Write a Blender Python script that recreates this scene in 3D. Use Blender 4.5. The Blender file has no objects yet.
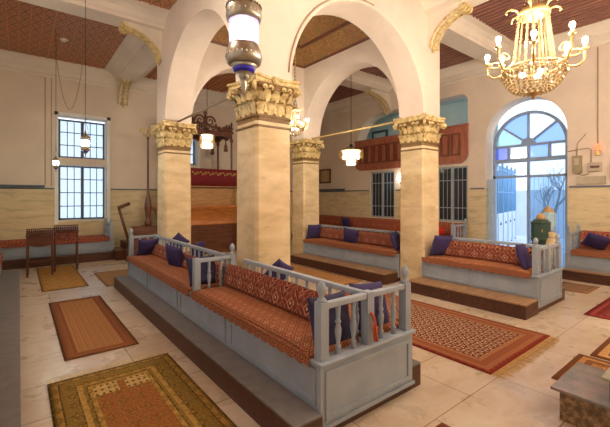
import bpy, bmesh, math, random
from mathutils import Vector, Matrix, noise as mnoise
random.seed(7)
C = bpy.context.scene.collection
PI = math.pi

# ------------------------------------------------------------------ helpers
def lin(r, g, b):
    f = lambda c: (c/255/12.92) if c/255 <= .04045 else ((c/255+.055)/1.055)**2.4
    return (f(r), f(g), f(b), 1.0)

class MB:
    """collects shapes into one mesh"""
    def __init__(s): s.bm = bmesh.new(); s.mi = 0
    def _mark(s, faces, smooth=False):
        for f in faces:
            f.material_index = s.mi; f.smooth = smooth
    def box(s, x0, x1, y0, y1, z0, z1, bev=0):
        if x0 > x1: x0, x1 = x1, x0
        if y0 > y1: y0, y1 = y1, y0
        b = s.bm
        v = [b.verts.new(p) for p in ((x0,y0,z0),(x1,y0,z0),(x1,y1,z0),(x0,y1,z0),(x0,y0,z1),(x1,y0,z1),(x1,y1,z1),(x0,y1,z1))]
        fs = [b.faces.new([v[i] for i in q]) for q in ((3,2,1,0),(4,5,6,7),(0,1,5,4),(1,2,6,5),(2,3,7,6),(3,0,4,7))]
        s._mark(fs)
        if bev:
            es = list({e for f in fs for e in f.edges})
            r = bmesh.ops.bevel(b, geom=es, offset=bev, segments=2, affect='EDGES', profile=.5)
            s._mark(r['faces'])
        return s
    def lathe(s, cx, cy, prof, n=16, rot=0, sm=True, a0=0, a1=2*PI):
        b = s.bm; rings = []
        full = abs(a1-a0-2*PI) < 1e-6
        m = n if full else n+1
        for r, z in prof:
            if r < 1e-5: rings.append([b.verts.new((cx, cy, z))])
            else: rings.append([b.verts.new((cx+r*math.cos(rot+a0+(a1-a0)*i/n), cy+r*math.sin(rot+a0+(a1-a0)*i/n), z)) for i in range(m)])
        for A, B in zip(rings, rings[1:]):
            for i in range(n):
                j = (i+1) % m
                try:
                    if len(A) == 1 and len(B) > 1: f = b.faces.new([A[0], B[j], B[i]])
                    elif len(B) == 1 and len(A) > 1: f = b.faces.new([A[i], A[j], B[0]])
                    elif len(A) > 1: f = b.faces.new([A[i], A[j], B[j], B[i]])
                    else: continue
                    s._mark([f], sm)
                except ValueError: pass
        if full:
            for R, fl in ((rings[0], True), (rings[-1], False)):
                if len(R) > 2:
                    try: s._mark([b.faces.new(R[::-1] if fl else R)])
                    except ValueError: pass
        return s
    def tube(s, pts, r, n=8, taper=None):
        b = s.bm; pts = [Vector(p) for p in pts]; rings = []
        up = None
        for i, p in enumerate(pts):
            d = (pts[min(i+1, len(pts)-1)] - pts[max(i-1, 0)]).normalized()
            if up is None:
                up = Vector((0,0,1)) if abs(d.z) < .9 else Vector((1,0,0))
            a = d.cross(up)
            if a.length < 1e-4: a = d.orthogonal()
            a.normalize(); c = a.cross(d).normalized(); up = c
            rr = r*(1 if taper is None else 1+(taper-1)*i/(len(pts)-1))
            rings.append([b.verts.new(p+a*rr*math.cos(2*PI*k/n)+c*rr*math.sin(2*PI*k/n)) for k in range(n)])
        for A, B in zip(rings, rings[1:]):
            for k in range(n):
                s._mark([b.faces.new([A[k], A[(k+1)%n], B[(k+1)%n], B[k]])], True)
        s._mark([b.faces.new(rings[0][::-1]), b.faces.new(rings[-1])])
        return s
    def sph(s, c, r, n=8, sq=(1,1,1)):
        M = Matrix.Translation(c) @ Matrix.Diagonal((r*sq[0], r*sq[1], r*sq[2], 1))
        v = bmesh.ops.create_uvsphere(s.bm, u_segments=n, v_segments=max(4, n*2//3), radius=1, matrix=M)['verts']
        s._mark({f for q in v for f in q.link_faces}, True); return s
    def bead(s, c, r, zs=1):
        b = s.bm; x, y, z = c
        v = [b.verts.new(p) for p in ((x+r,y,z),(x,y+r,z),(x-r,y,z),(x,y-r,z),(x,y,z+r*zs),(x,y,z-r*zs))]
        for i in range(4):
            s._mark([b.faces.new([v[i], v[(i+1)%4], v[4]]), b.faces.new([v[(i+1)%4], v[i], v[5]])])
        return s
    def slab(s, loops, mapf, t0, t1):
        """2D loops (outer first, then holes) -> plate between t0 and t1; mapf(u,v,t)->xyz"""
        b = s.bm; out = []
        F = []; B = []
        for lp in loops:
            F.append([b.verts.new(mapf(u, v, t0)) for u, v in lp]); B.append([b.verts.new(mapf(u, v, t1)) for u, v in lp])
        for LS in (F, B):
            es = []
            for L in LS:
                for i in range(len(L)):
                    es.append(b.edges.new((L[i], L[(i+1) % len(L)])))
            r = bmesh.ops.triangle_fill(b, use_beauty=True, use_dissolve=False, edges=es)
            fs = [g for g in r['geom'] if isinstance(g, bmesh.types.BMFace)]
            s._mark(fs); out += fs
        for L, M in zip(F, B):
            n = len(L)
            for i in range(n):
                f = b.faces.new([L[i], L[(i+1)%n], M[(i+1)%n], M[i]]); s._mark([f]); out.append(f)
        bmesh.ops.recalc_face_normals(b, faces=out)
        return s
    def loft(s, plan, levels, cx, cy, sm=False):
        b = s.bm; rings = []
        for z, k in levels:
            kx, ky = (k, k) if not isinstance(k, tuple) else k
            rings.append([b.verts.new((cx+u*kx, cy+v*ky, z)) for u, v in plan])
        n = len(plan)
        for A, B in zip(rings, rings[1:]):
            for i in range(n): s._mark([b.faces.new([A[i], A[(i+1)%n], B[(i+1)%n], B[i]])], sm)
        s._mark([b.faces.new(rings[0][::-1]), b.faces.new(rings[-1])])
        return s
    def build(s, name, mats, parent=None, local=False, world=True):
        b = s.bm
        if parent is not None and not local:
            o = parent; off = Vector((0,0,0))
            while o is not None: off += o.location; o = o.parent
            bmesh.ops.translate(b, verts=b.verts, vec=-off)
        uv = b.loops.layers.uv.new('UVMap')
        for f in b.faces:
            f.normal_update(); n = f.normal; ax = max(range(3), key=lambda i: abs(n[i]))
            for l in f.loops:
                c = l.vert.co
                l[uv].uv = (c.y, c.z) if ax == 0 else ((c.x, c.z) if ax == 1 else (c.x, c.y))
        me = bpy.data.meshes.new(name); b.to_mesh(me); b.free()
        for m in (mats if isinstance(mats, (list, tuple)) else [mats]): me.materials.append(m)
        o = bpy.data.objects.new(name, me); C.objects.link(o)
        if parent is not None: o.parent = parent
        return o

def tag(o, label, cat, group=None):
    o['label'] = label; o['category'] = cat; o['kind'] = 'thing'
    if group: o['group'] = group
    return o
def thing(name, label, cat, loc=(0,0,0), rz=0, group=None):
    o = bpy.data.objects.new(name, None); C.objects.link(o); o.empty_display_size = .1
    o.location = loc; o.rotation_euler = (0,0,rz)
    return tag(o, label, cat, group)
def single(name, mb, mats, label, cat, origin=(0,0,0), group=None, rot=None):
    """one-mesh thing; mesh is given in world space, origin moved to its base"""
    bmesh.ops.translate(mb.bm, verts=mb.bm.verts, vec=-Vector(origin))
    o = mb.build(name, mats); o.location = origin
    if rot: o.rotation_euler = rot
    return tag(o, label, cat, group)
def struct(name, mb, mats, parent=None):
    o = mb.build(name, mats, parent)
    if parent is None: o['kind'] = 'structure'
    return o
def dup(root, loc, rz=None, label=None, group=None):
    r = root.copy(); C.objects.link(r); r.location = loc
    if rz is not None: r.rotation_euler = (0,0,rz)
    if label: r['label'] = label
    if group: r['group'] = group
    for ch in list(root.children):
        c = ch.copy(); C.objects.link(c); c.parent = r
        for g in list(ch.children):
            d = g.copy(); C.objects.link(d); d.parent = c
    return r

# ------------------------------------------------------------------ node material helpers
class NM:
    def __init__(s, name):
        s.m = bpy.data.materials.new(name); s.m.use_nodes = True
        s.t = s.m.node_tree; s.n = s.t.nodes; s.n.clear()
        s.out = s.n.new('ShaderNodeOutputMaterial')
        s._tc = None
    def node(s, typ, **kw):
        n = s.n.new(typ)
        for k, v in kw.items(): setattr(n, k, v)
        return n
    def link(s, a, b): s.t.links.new(a, b)
    def put(s, sock, v):
        if hasattr(v, 'is_linked') or hasattr(v, 'links'): s.link(v, sock)
        else: sock.default_value = v
    def tc(s, which='Object'):
        if s._tc is None: s._tc = s.n.new('ShaderNodeTexCoord')
        return s._tc.outputs[which]
    def pos(s): return s.node('ShaderNodeNewGeometry').outputs['Position']
    def map(s, v, scale=(1,1,1), loc=(0,0,0), rot=(0,0,0)):
        n = s.node('ShaderNodeMapping'); s.link(v, n.inputs['Vector'])
        n.inputs['Scale'].default_value = scale; n.inputs['Location'].default_value = loc; n.inputs['Rotation'].default_value = rot
        return n.outputs[0]
    def sep(s, v):
        n = s.node('ShaderNodeSeparateXYZ'); s.link(v, n.inputs[0]); return n.outputs
    def comb(s, x, y, z=0.0):
        n = s.node('ShaderNodeCombineXYZ'); s.put(n.inputs[0], x); s.put(n.inputs[1], y); s.put(n.inputs[2], z); return n.outputs[0]
    def M(s, op, a, b=0.0, c=0.0):
        n = s.node('ShaderNodeMath', operation=op); s.put(n.inputs[0], a); s.put(n.inputs[1], b); s.put(n.inputs[2], c); return n.outputs[0]
    def mix(s, f, a, b, mode='MIX'):
        n = s.node('ShaderNodeMix', data_type='RGBA', blend_type=mode)
        s.put(n.inputs[0], f); s.put(n.inputs[6], a); s.put(n.inputs[7], b); return n.outputs[2]
    def ramp(s, f, stops, const=False):
        n = s.node('ShaderNodeValToRGB'); cr = n.color_ramp
        if const: cr.interpolation = 'CONSTANT'
        while len(cr.elements) < len(stops): cr.elements.new(.5)
        for e, (p, c) in zip(cr.elements, stops): e.position = p; e.color = c
        s.put(n.inputs[0], f); return n.outputs[0]
    def noise(s, v, scale, detail=4, rough=.55, dist=0):
        n = s.node('ShaderNodeTexNoise'); s.link(v, n.inputs['Vector'])
        n.inputs['Scale'].default_value = scale; n.inputs['Detail'].default_value = detail
        n.inputs['Roughness'].default_value = rough; n.inputs['Distortion'].default_value = dist
        return n.outputs[0]
    def vor(s, v, scale, feature='F1', dist='EUCLIDEAN', out=0):
        n = s.node('ShaderNodeTexVoronoi', feature=feature, distance=dist) if feature != 'DISTANCE_TO_EDGE' else s.node('ShaderNodeTexVoronoi', feature=feature)
        s.link(v, n.inputs['Vector']); n.inputs['Scale'].default_value = scale; return n.outputs[out]
    def bump(s, h, st=.3, d=.01):
        n = s.node('ShaderNodeBump'); n.inputs['Strength'].default_value = st; n.inputs['Distance'].default_value = d
        s.link(h, n.inputs['Height']); return n.outputs[0]
    def bsdf(s, col, rough=.6, metal=0, normal=None, spec=.5, **kw):
        p = s.node('ShaderNodeBsdfPrincipled')
        s.put(p.inputs['Base Color'], col); s.put(p.inputs['Roughness'], rough); p.inputs['Metallic'].default_value = metal
        p.inputs['Specular IOR Level'].default_value = spec
        if normal is not None: s.link(normal, p.inputs['Normal'])
        for k, v in kw.items(): s.put(p.inputs[k.replace('_', ' ')], v)
        return p.outputs[0]
    def done(s, sh): s.link(sh, s.out.inputs[0]); return s.m

def paint(name, rgb, rough=.55, var=.12, scale=6, spec=.35, dark=None):
    m = NM(name); v = m.tc('Object')
    n = m.noise(v, scale, 5); c = lin(*rgb); d = dark or tuple(x*(1-3*var) for x in c[:3])+(1,)
    col = m.ramp(n, [(.25, d), (.6, c)])
    return m.done(m.bsdf(col, rough, normal=m.bump(m.noise(v, scale*6, 3), .08), spec=spec))
def wood(name, rgb, dark, rough=.45, scale=(2,14,14)):
    m = NM(name); v = m.map(m.tc('Object'), scale)
    n = m.noise(v, 1.5, 6, .6, .6)
    col = m.ramp(n, [(.3, lin(*dark)), (.65, lin(*rgb))])
    return m.done(m.bsdf(col, rough, normal=m.bump(n, .12)))
def plain(name, rgb, rough=.5, metal=0, **kw):
    m = NM(name); v = m.tc('Object')
    n = m.noise(v, 9, 3); c = lin(*rgb); d = tuple(x*.8 for x in c[:3])+(1,)
    return m.done(m.bsdf(m.ramp(n, [(.3, d), (.6, c)]), rough, metal, **kw))
def emit(name, rgb, st):
    m = NM(name); e = m.node('ShaderNodeEmission'); e.inputs[0].default_value = lin(*rgb); e.inputs[1].default_value = st
    return m.done(e.outputs[0])

# ------------------------------------------------------------------ layout (metres; x along the benches' short side, y along the aisle)
EYE = 1.70; EXPO = 1.25
PX = (2.363, 6.001); PY = (3.995, 7.650); PS = .5525      # pillar corners and size
CAPZ0, CAPZ1 = 2.68, 3.264
CEIL = 5.44; BEAM = 5.17
XR, YF, XL, YN = 9.86, 12.155, -1.15, -2.0
BAND = 1.93

# ------------------------------------------------------------------ materials
def wall_mat(name, up, lo):
    m = NM(name); p = m.pos(); z = m.sep(p)[2]
    n1 = m.noise(p, 1.1, 6, .6); n2 = m.noise(p, 7, 4)
    upc = m.mix(m.M('MULTIPLY', n2, .35), m.ramp(n1, [(.3, tuple(x*.86 for x in lin(*up)[:3])+(1,)), (.65, lin(*up))]), tuple(x*.85 for x in lin(*up)[:3])+(1,))
    st = m.map(p, (1.2, 1.2, 6)); n3 = m.noise(st, 1.6, 7, .65, .4)
    vein = m.ramp(m.noise(m.map(p, (2.2,2.2,7)), 1.3, 5, .6, .8), [(.62, (0,0,0,1)), (.72, (1,1,1,1))])
    loc = m.ramp(n3, [(.28, tuple(x*.68 for x in lin(*lo)[:3])+(1,)), (.5, lin(*lo)), (.8, tuple(min(1, x*1.12) for x in lin(*lo)[:3])+(1,))])
    loc = m.mix(m.M('MULTIPLY', vein, .3), loc, lin(120, 105, 85))
    f = m.M('GREATER_THAN', z, BAND)
    return m.done(m.bsdf(m.mix(f, loc, upc), .7, normal=m.bump(n2, .06), spec=.25))
M_wall = wall_mat('plaster_and_marbled_dado', (226, 211, 192), (214, 197, 158))
def shaft_mat():
    m = NM('marbled_pillar'); p = m.pos()
    st = m.map(p, (1.5, 1.5, 4)); n = m.noise(st, 1.4, 6, .6, .3)
    sp = m.ramp(m.noise(m.map(p, (1.2, 1.2, 3.0)), 2.6, 4, .55, .5), [(.63, (0,0,0,1)), (.74, (1,1,1,1))])
    c = m.ramp(n, [(.3, lin(198, 174, 130)), (.55, lin(222, 200, 158)), (.8, lin(234, 217, 182))])
    return m.done(m.bsdf(m.mix(m.M('MULTIPLY', sp, .4), c, lin(140, 118, 84)), .6, spec=.3))
M_shaft = shaft_mat()
def plaster(name, rgb):
    m = NM(name); p = m.pos(); n = m.noise(p, 1.6, 6, .6)
    c = lin(*rgb)
    return m.done(m.bsdf(m.ramp(n, [(.3, tuple(x*.88 for x in c[:3])+(1,)), (.65, c)]), .75, normal=m.bump(m.noise(p, 20, 3), .05), spec=.2))
M_plaster = plaster('cream_plaster', (226, 212, 196))
M_white = plaster('white_plaster', (228, 218, 202))
def gold_mat():
    m = NM('gilded_plaster'); v = m.tc('Object'); n = m.noise(v, 14, 5, .65)
    ao = m.node('ShaderNodeNewGeometry').outputs['Pointiness']
    c = m.ramp(n, [(.3, lin(150, 122, 70)), (.52, lin(212, 188, 130)), (.75, lin(230, 212, 164))])
    return m.done(m.bsdf(c, .45, .15, normal=m.bump(n, .3)))
M_gold = gold_mat(); M_purewhite = plaster('white_window_surround', (238, 238, 236))
M_goldrecess = plain('dull_gold_recess_shade', (132, 100, 52), .6)  # recess shade between the capital leaves, put into the bell's colour
M_goldline = plain('dull_gold_moulding', (128, 96, 44), .5)
M_bluegrey = paint('blue_grey_bench_paint', (158, 169, 180), .5, .06, 4)
M_step = wood('brown_step_wood', (90, 52, 34), (60, 34, 22), .5)
M_tread = plain('grey_carpet_tread', (120, 116, 114), .9)
M_treadwood = wood('tan_tread', (170, 136, 100), (132, 98, 68), .5)
M_brown = wood('dark_brown_wood', (112, 62, 36), (70, 36, 22), .4)
M_red_wood = wood('red_brown_panel_wood', (178, 108, 80), (140, 78, 56), .45, (6, 9, 1.5))
M_orange = wood('honey_wood', (196, 126, 62), (150, 88, 40), .35)
M_stand = wood('stand_wood', (106, 60, 36), (66, 34, 22), .4)
M_navy = plain('navy_cushion_cloth', (60, 48, 98), .85)
M_dark_navy = plain('dark_blue_cushion_cloth', (48, 44, 76), .85)
M_red = plain('red_cushion_cloth', (214, 40, 34), .8)
M_steel = plain('silvered_metal', (176, 170, 152), .35, .75)
M_iron = plain('dark_iron', (60, 52, 46), .5, .6)
M_brass = plain('brass', (200, 168, 108), .35, .6)
M_cable = plain('grey_cable', (176, 152, 126), .6)
M_frame_blue = paint('blue_grey_metal_frame', (142, 164, 196), .45, .05, 5)
M_slate = paint('slate_window_frame', (84, 98, 112), .5, .05, 5)
M_teal = plaster('teal_wall', (206, 228, 226))
M_greybox = plain('grey_box_plastic', (186, 172, 150), .5)
M_green = plain('dark_green_paint', (58, 84, 72), .4)
M_tan = plain('tan_dome', (196, 158, 110), .5)
M_ivory = plain('ivory_cloth', (214, 192, 150), .8)
M_greymarble = None

def floor_mat():
    m = NM('marble_floor_slabs'); p = m.pos()
    b = m.node('ShaderNodeTexBrick'); m.link(m.map(p, (1,1,1), (.12,.3,0)), b.inputs['Vector'])
    b.inputs['Scale'].default_value = 1; b.inputs['Brick Width'].default_value = 1.05; b.inputs['Row Height'].default_value = .62
    b.inputs['Mortar Size'].default_value = .006; b.inputs['Mortar Smooth'].default_value = .4; b.offset = .5
    b.inputs['Color1'].default_value = lin(210, 197, 178); b.inputs['Color2'].default_value = lin(195, 178, 154); b.inputs['Mortar'].default_value = lin(150, 126, 98)
    n = m.noise(m.map(p, (1, 1.6, 1)), 1.6, 7, .62, .7)
    v = m.ramp(n, [(.3, lin(226, 214, 198)), (.5, (1,1,1,1)), (.62, lin(240, 230, 218)), (.75, (1,1,1,1))])
    c = m.mix(.8, b.outputs[0], v, 'MULTIPLY')
    r = m.ramp(m.noise(p, 3, 4), [(.3, (.22,)*3+(1,)), (.7, (.42,)*3+(1,))])
    return m.done(m.bsdf(c, r, normal=m.bump(m.M('SUBTRACT', 1.0, b.outputs[1]), .15, .004), spec=.4))
M_floor = floor_mat()

def speckle(name, a, b_, c, scale=24):
    m = NM(name); p = m.pos(); n = m.noise(p, scale, 5, .7); n2 = m.noise(p, 3, 4)
    col = m.mix(m.M('MULTIPLY', n2, .5), m.ramp(n, [(.36, lin(*a)), (.5, lin(*b_)), (.64, lin(*c))]), lin(*b_))
    return m.done(m.bsdf(col, .4))
M_block = speckle('mottled_stone', (70, 52, 36), (122, 98, 70), (178, 150, 112))
M_greymarble = speckle('grey_marble_top', (96, 96, 98), (128, 124, 120), (158, 134, 128), 7)

def kilim(name, s, base, second, dark, cream, rough=.9):
    """woven cover: lozenge rows with dark outlines"""
    m = NM(name); uv = m.tc('UV'); w = m.noise(uv, 9, 2)
    x, y, _ = m.sep(uv)
    x = m.M('ADD', x, m.M('MULTIPLY', w, .02)); y = m.M('ADD', y, m.M('MULTIPLY', w, .015))
    def fr(a, k, o=0.0): return m.M('ABSOLUTE', m.M('SUBTRACT', m.M('FRACT', m.M('ADD', m.M('MULTIPLY', a, 1/k), o)), .5))
    d = m.M('ADD', fr(x, s), fr(y, s))
    c = m.ramp(d, [(0, lin(*cream)), (.07, lin(*dark)), (.15, lin(*second)), (.27, lin(*dark)), (.32, lin(*base)), (.52, lin(*second)), (.57, lin(*dark)), (.63, lin(*base)), (.8, lin(*second)), (.88, lin(*dark))], True)
    d2 = m.M('ADD', fr(x, s/4, .25), fr(y, s/4, .25))
    c = m.mix(m.M('MULTIPLY', m.M('LESS_THAN', d2, .3), .25), c, lin(*cream))
    fine = m.M('FRACT', m.M('MULTIPLY', y, 90)); 
    c = m.mix(m.M('MULTIPLY', m.noise(uv, 30, 3), .22), c, lin(*base))
    return m.done(m.bsdf(c, rough, normal=m.bump(fine, .12, .003), spec=.15))
M_seat = kilim('orange_red_woven_seat_cover', .115, (146, 82, 56), (190, 134, 92), (74, 38, 34), (218, 180, 136))
M_back = kilim('red_brown_woven_back_cover', .25, (126, 64, 50), (176, 116, 84), (64, 32, 36), (208, 168, 130))
M_wallback = kilim('red_woven_wall_cover', .30, (158, 76, 60), (184, 116, 84), (90, 42, 40), (214, 172, 128))

def rug_mat(name, W, L, bands, field, rot=0, repeat=.16, dull=.3):
    """bands: [(metres from edge, colour)], field=(base, a, b, cream)"""
    m = NM(name); g = m.tc('Generated'); u, v, _ = m.sep(g)
    U = m.M('MULTIPLY', u, W); V = m.M('MULTIPLY', v, L)
    eu = m.M('MINIMUM', U, m.M('SUBTRACT', W, U)); ev = m.M('MINIMUM', V, m.M('SUBTRACT', L, V))
    e = m.M('MINIMUM', eu, ev)
    def fr(a, k, o=0.0): return m.M('ABSOLUTE', m.M('SUBTRACT', m.M('FRACT', m.M('ADD', m.M('MULTIPLY', a, 1/k), o)), .5))
    d = m.M('ADD', fr(U, repeat), fr(V, repeat))
    d2 = m.M('ADD', fr(U, repeat*.5, .3), fr(V, repeat*.5, .1))
    wv = m.noise(m.comb(U, V), 22, 3)
    b0, a, b, cr = [lin(*c) for c in field]
    fc = m.ramp(m.M('ADD', d, m.M('MULTIPLY', m.M('SUBTRACT', wv, .5), .35)), [(0, cr), (.1, a), (.22, b), (.36, b0), (.58, a), (.68, cr), (.76, b0), (.88, b)], True)
    fc = m.mix(m.M('MULTIPLY', m.M('LESS_THAN', d2, .26), .75), fc, cr)
    ds = m.M('ADD', fr(U, .09), fr(V, .09))
    stops = [(0, lin(*bands[0][1]))]; pos = 0
    mx = .6
    for w, c in bands[1:]: stops.append((w/mx, lin(*c)))
    bc = m.ramp(m.M('DIVIDE', e, mx), stops, True)
    motif = m.M('MULTIPLY', m.M('LESS_THAN', m.M('ADD', ds, m.M('MULTIPLY', wv, .2)), .42), .45)
    bc = m.mix(motif, bc, b)
    last = bands[-1][0]
    c = m.mix(m.M('GREATER_THAN', e, last), bc, fc)
    c = m.mix(m.M('MULTIPLY', m.noise(m.comb(U, V), 60, 2), dull), c, b0)
    return m.done(m.bsdf(c, .95, normal=m.bump(m.noise(m.comb(U, V), 180, 2), .2, .003), spec=.1))

# ------------------------------------------------------------------ shell
def rect(u0, u1, v0, v1): return [(u0,v0),(u1,v0),(u1,v1),(u0,v1)]
def arched(u0, u1, v0, spring, n=24, ry=None):
    r = (u1-u0)/2; c = (u0+u1)/2; ry = ry or r
    return [(u0,v0),(u1,v0)] + [(c+r*math.cos(PI*i/n), spring+ry*math.sin(PI*i/n)) for i in range(n+1)]
def rounded(u0, u1, v0, v1, r, n=8, bottom=False, r0=None):
    r0 = r0 or r
    p = []
    if bottom:
        p += [(u0+r-r*math.sin(PI/2*i/n), v0+r-r*math.cos(PI/2*i/n)) for i in range(n, -1, -1)]
        p += [(u1-r+r*math.sin(PI/2*i/n), v0+r-r*math.cos(PI/2*i/n)) for i in range(n+1)]
        p += [(u1,v1),(u0,v1)]
    else:
        p += [(u0,v0),(u1,v0)]
        p += [(u1-r0+r0*math.cos(PI/2*i/n), v1-r0+r0*math.sin(PI/2*i/n)) for i in range(n+1)]
        p += [(u0+r-r*math.sin(PI/2*i/n), v1-r+r*math.cos(PI/2*i/n)) for i in range(n+1)]
    return p
mapX = lambda u, v, t: (t, u, v)     # wall facing x: u=y
mapY = lambda u, v, t: (u, t, v)
mapZ = lambda u, v, t: (u, v, t)

struct('floor', MB().box(XL-.4, XR+.4, YN-.4, YF+.4, -.2, 0), M_floor)

# right wall: door, gallery opening, two interior windows
DY0, DY1 = 2.80, 4.66           # arched recess
GY0, GY1, GZ0, GZ1 = 5.15, 9.40, 2.66, 4.62
WR = [(5.15, 6.10), (7.68, 8.72)]
WT = .45
mb = MB()
mb.slab([rect(YN-.4, YF+.4, 0, CEIL), [(u, max(v, .02)) for u, v in arched(DY0, DY1, .02, 3.25)],
         rounded(GY0, GY1, GZ0+.06, GZ1, .22, r0=1.1)] + [rect(a, b, .99, 2.58) for a, b in WR], mapX, XR, XR+WT)
struct('wall_right', mb, M_wall)
# far wall: two tall windows
FW = [(.86, 2.06), (3.66, 4.86)]
mb = MB()
mb.slab([rect(XL-.4, XR, 0, CEIL)] + [rect(a, b, 1.0, 3.98) for a, b in FW], mapY, YF, YF+.4)
struct('wall_far', mb, M_wall)
LW = [(.2, 1.4), (3.6, 4.8), (7.0, 8.2)]  # openings for unseen windows, added to bring in daylight
mb = MB(); mb.slab([rect(YN, YF, 0, CEIL)] + [rect(a, b, 1.25, 3.98) for a, b in LW], mapX, XL-.4, XL)
struct('wall_left', mb, M_wall)
struct('wall_near', MB().box(XL-.4, XR, YN-.4, YN, 0, CEIL), M_wall)

# blue-grey line (dado rail) round the room
M_band = paint('dark_blue_dado_rail', (98, 104, 116), .5, .05, 5)
def strip_x(mb, x0, x1, z0, z1, y0, y1): mb.box(x0, x1, y0, y1, z0, z1)
mb = MB(); mb.box(XL, FW[0][0]-.08, YF-.015, YF, BAND-.02, BAND+.02); mb.box(FW[0][1]+.08, FW[1][0]-.08, YF-.015, YF, BAND-.02, BAND+.02); mb.box(FW[1][1]+.08, XR, YF-.015, YF, BAND-.02, BAND+.02)
struct('trim_1', mb, M_band)
mb = MB()
for a, b in ((YN, DY0-.03), (DY1+.03, WR[0][0]-.07), (WR[0][1]+.07, WR[1][0]-.07), (WR[1][1]+.07, YF)):
    mb.box(XR-.015, XR, a, b, BAND-.02, BAND+.02)
struct('trim_2', mb, M_band)
# small shelf-like board on the rail, left of the far window and on the right wall
o = MB().box(XL, .55, YF-.13, YF-.017, BAND+.03, BAND+.09, .008).build('wall_shelf', M_slate)
tag(o, 'dark narrow wall shelf along the far wall left of the tall window', 'shelf')
o = MB().box(XR-.13, XR-.017, 10.0, 11.9, BAND+.03, BAND+.09, .008).build('wall_shelf', M_slate)
tag(o, 'dark narrow wall shelf below the small framed picture', 'shelf')

# cornice mouldings
cor = [(0, 4.98), (.03, 4.98), (.03, 5.04), (.06, 5.06), (.06, 5.20), (.10, 5.24), (.17, 5.34), (.20, 5.40), (.20, CEIL), (0, CEIL)]
mb = MB(); mb.slab([cor], lambda u, v, t: (t, YF-u, v), XL, XR); struct('trim_3', mb, M_white)
mb = MB(); mb.slab([cor], lambda u, v, t: (XR-u, t, v), YN, YF-.2); struct('trim_4', mb, M_white)

# ceilings
def slats_mat():
    return wood('slatted_ceiling_wood', (158, 108, 92), (120, 80, 68), .5, (8, 1.2, 8))
M_slat = slats_mat()
M_checker = None
def leftceil():
    m = NM('patterned_brown_ceiling'); p = m.pos(); x, y, z = m.sep(p)
    fx = m.M('FRACT', m.M('MULTIPLY', x, 1/.20)); fy = m.M('FRACT', m.M('MULTIPLY', y, 1/.42))
    ch = m.M('ADD', m.M('ABSOLUTE', m.M('SUBTRACT', fx, .5)), m.M('ABSOLUTE', m.M('SUBTRACT', fy, .5)))
    c = m.ramp(ch, [(0, lin(172, 118, 84)), (.16, lin(190, 130, 92)), (.40, lin(122, 92, 68)), (.58, lin(196, 134, 92)), (.8, lin(112, 88, 66))], True)
    n = m.noise(p, 9, 4)
    return m.done(m.bsdf(m.mix(m.M('MULTIPLY', n, .5), c, lin(166, 112, 80)), .55))
M_lceil = leftceil()
M_batten = wood('orange_batten', (206, 138, 84), (176, 108, 62), .5, (6, 1, 6))
X2, X3 = PX[0]+PS, PX[1]+PS      # outer pillar edges
PXC = [p+PS/2 for p in PX]; PYC = [p+PS/2 for p in PY]
# left aisle ceiling
mb = MB(); mb.box(XL, PX[0], YN, YF, CEIL, CEIL+.1)
mb.mi = 1
x = XL+.15
while x < PX[0]:
    mb.box(x-.013, x+.013, YN, YF, CEIL-.018, CEIL); x += .20
struct('ceiling_left', mb, [M_lceil, M_batten])
# right aisle ceiling: raised slats
mb = MB(); mb.box(X3, XR, YN, YF, CEIL, CEIL+.1)
x = X3+.06
while x < XR-.2:
    mb.box(x, x+.075, YN, YF, CEIL-.03, CEIL); x += .14
struct('ceiling_right', mb, M_slat)
# middle bays beyond and before the arcade
M_orangeceil = wood('honey_plank_ceiling', (190, 124, 66), (150, 88, 44), .5, (8, 1.2, 8))
mb = MB(); mb.box(PX[0], X3, PY[1]+PS, YF, CEIL, CEIL+.1)
x = PX[0]+.05
while x < X3-.1:
    mb.box(x, x+.08, PY[1]+PS, YF, CEIL-.025, CEIL); x += .15
struct('ceiling_far', mb, M_orangeceil)
mb = MB(); mb.box(PX[0], X3, YN, PY[0], CEIL, CEIL+.1)
x = PX[0]+.05
while x < X3-.1:
    mb.box(x, x+.08, YN, PY[0], CEIL-.025, CEIL); x += .15
struct('ceiling_near', mb, M_slat)
# painted ceiling over the middle, with a sloping painted frieze
def painted():
    m = NM('painted_ceiling'); p = m.pos(); x, y, z = m.sep(p)
    d = m.vor(p, 5.5); n = m.noise(p, 11, 5, .65, 1.5)
    c = m.ramp(n, [(.32, lin(70, 66, 34)), (.42, lin(150, 104, 54)), (.48, lin(92, 88, 44)), (.55, lin(178, 124, 70)), (.62, lin(96, 58, 36)), (.72, lin(160, 120, 64))])
    c = m.mix(m.ramp(d, [(.12, (1,1,1,1)), (.2, (0,0,0,1))]), c, lin(150, 70, 44))
    return m.done(m.bsdf(c, .6))
M_painted = painted()
cx, cy = (PX[0]+X3)/2, (PY[0]+PY[1]+PS)/2
hx, hy = (PX[1]-X2)/2, (PY[1]-PY[0]-PS)/2
mb = MB()
ring = [(-1,-1),(1,-1),(1,1),(-1,1)]
b = mb.bm
lv = [(0, 5.14), (-.03, 5.17), (-.06, 5.18), (-.42, 5.42), (-.47, 5.42), (-.5, 5.46)]
R = [[b.verts.new((cx+sx*(hx+o), cy+sy*(hy+o), z)) for sx, sy in ring] for o, z in lv]
for k, (A, B) in enumerate(zip(R, R[1:])):
    for i in range(4):
        f = b.faces.new([A[i], A[(i+1)%4], B[(i+1)%4], B[i]]); f.material_index = 0 if k == 2 else 1
f = b.faces.new(R[-1]); f.material_index = 0
mb.box(cx-hx-.2, cx+hx+.2, cy-hy-.2, cy+hy+.2, 5.5, 5.6)
struct('ceiling_center', mb, [M_painted, M_brown])

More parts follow.
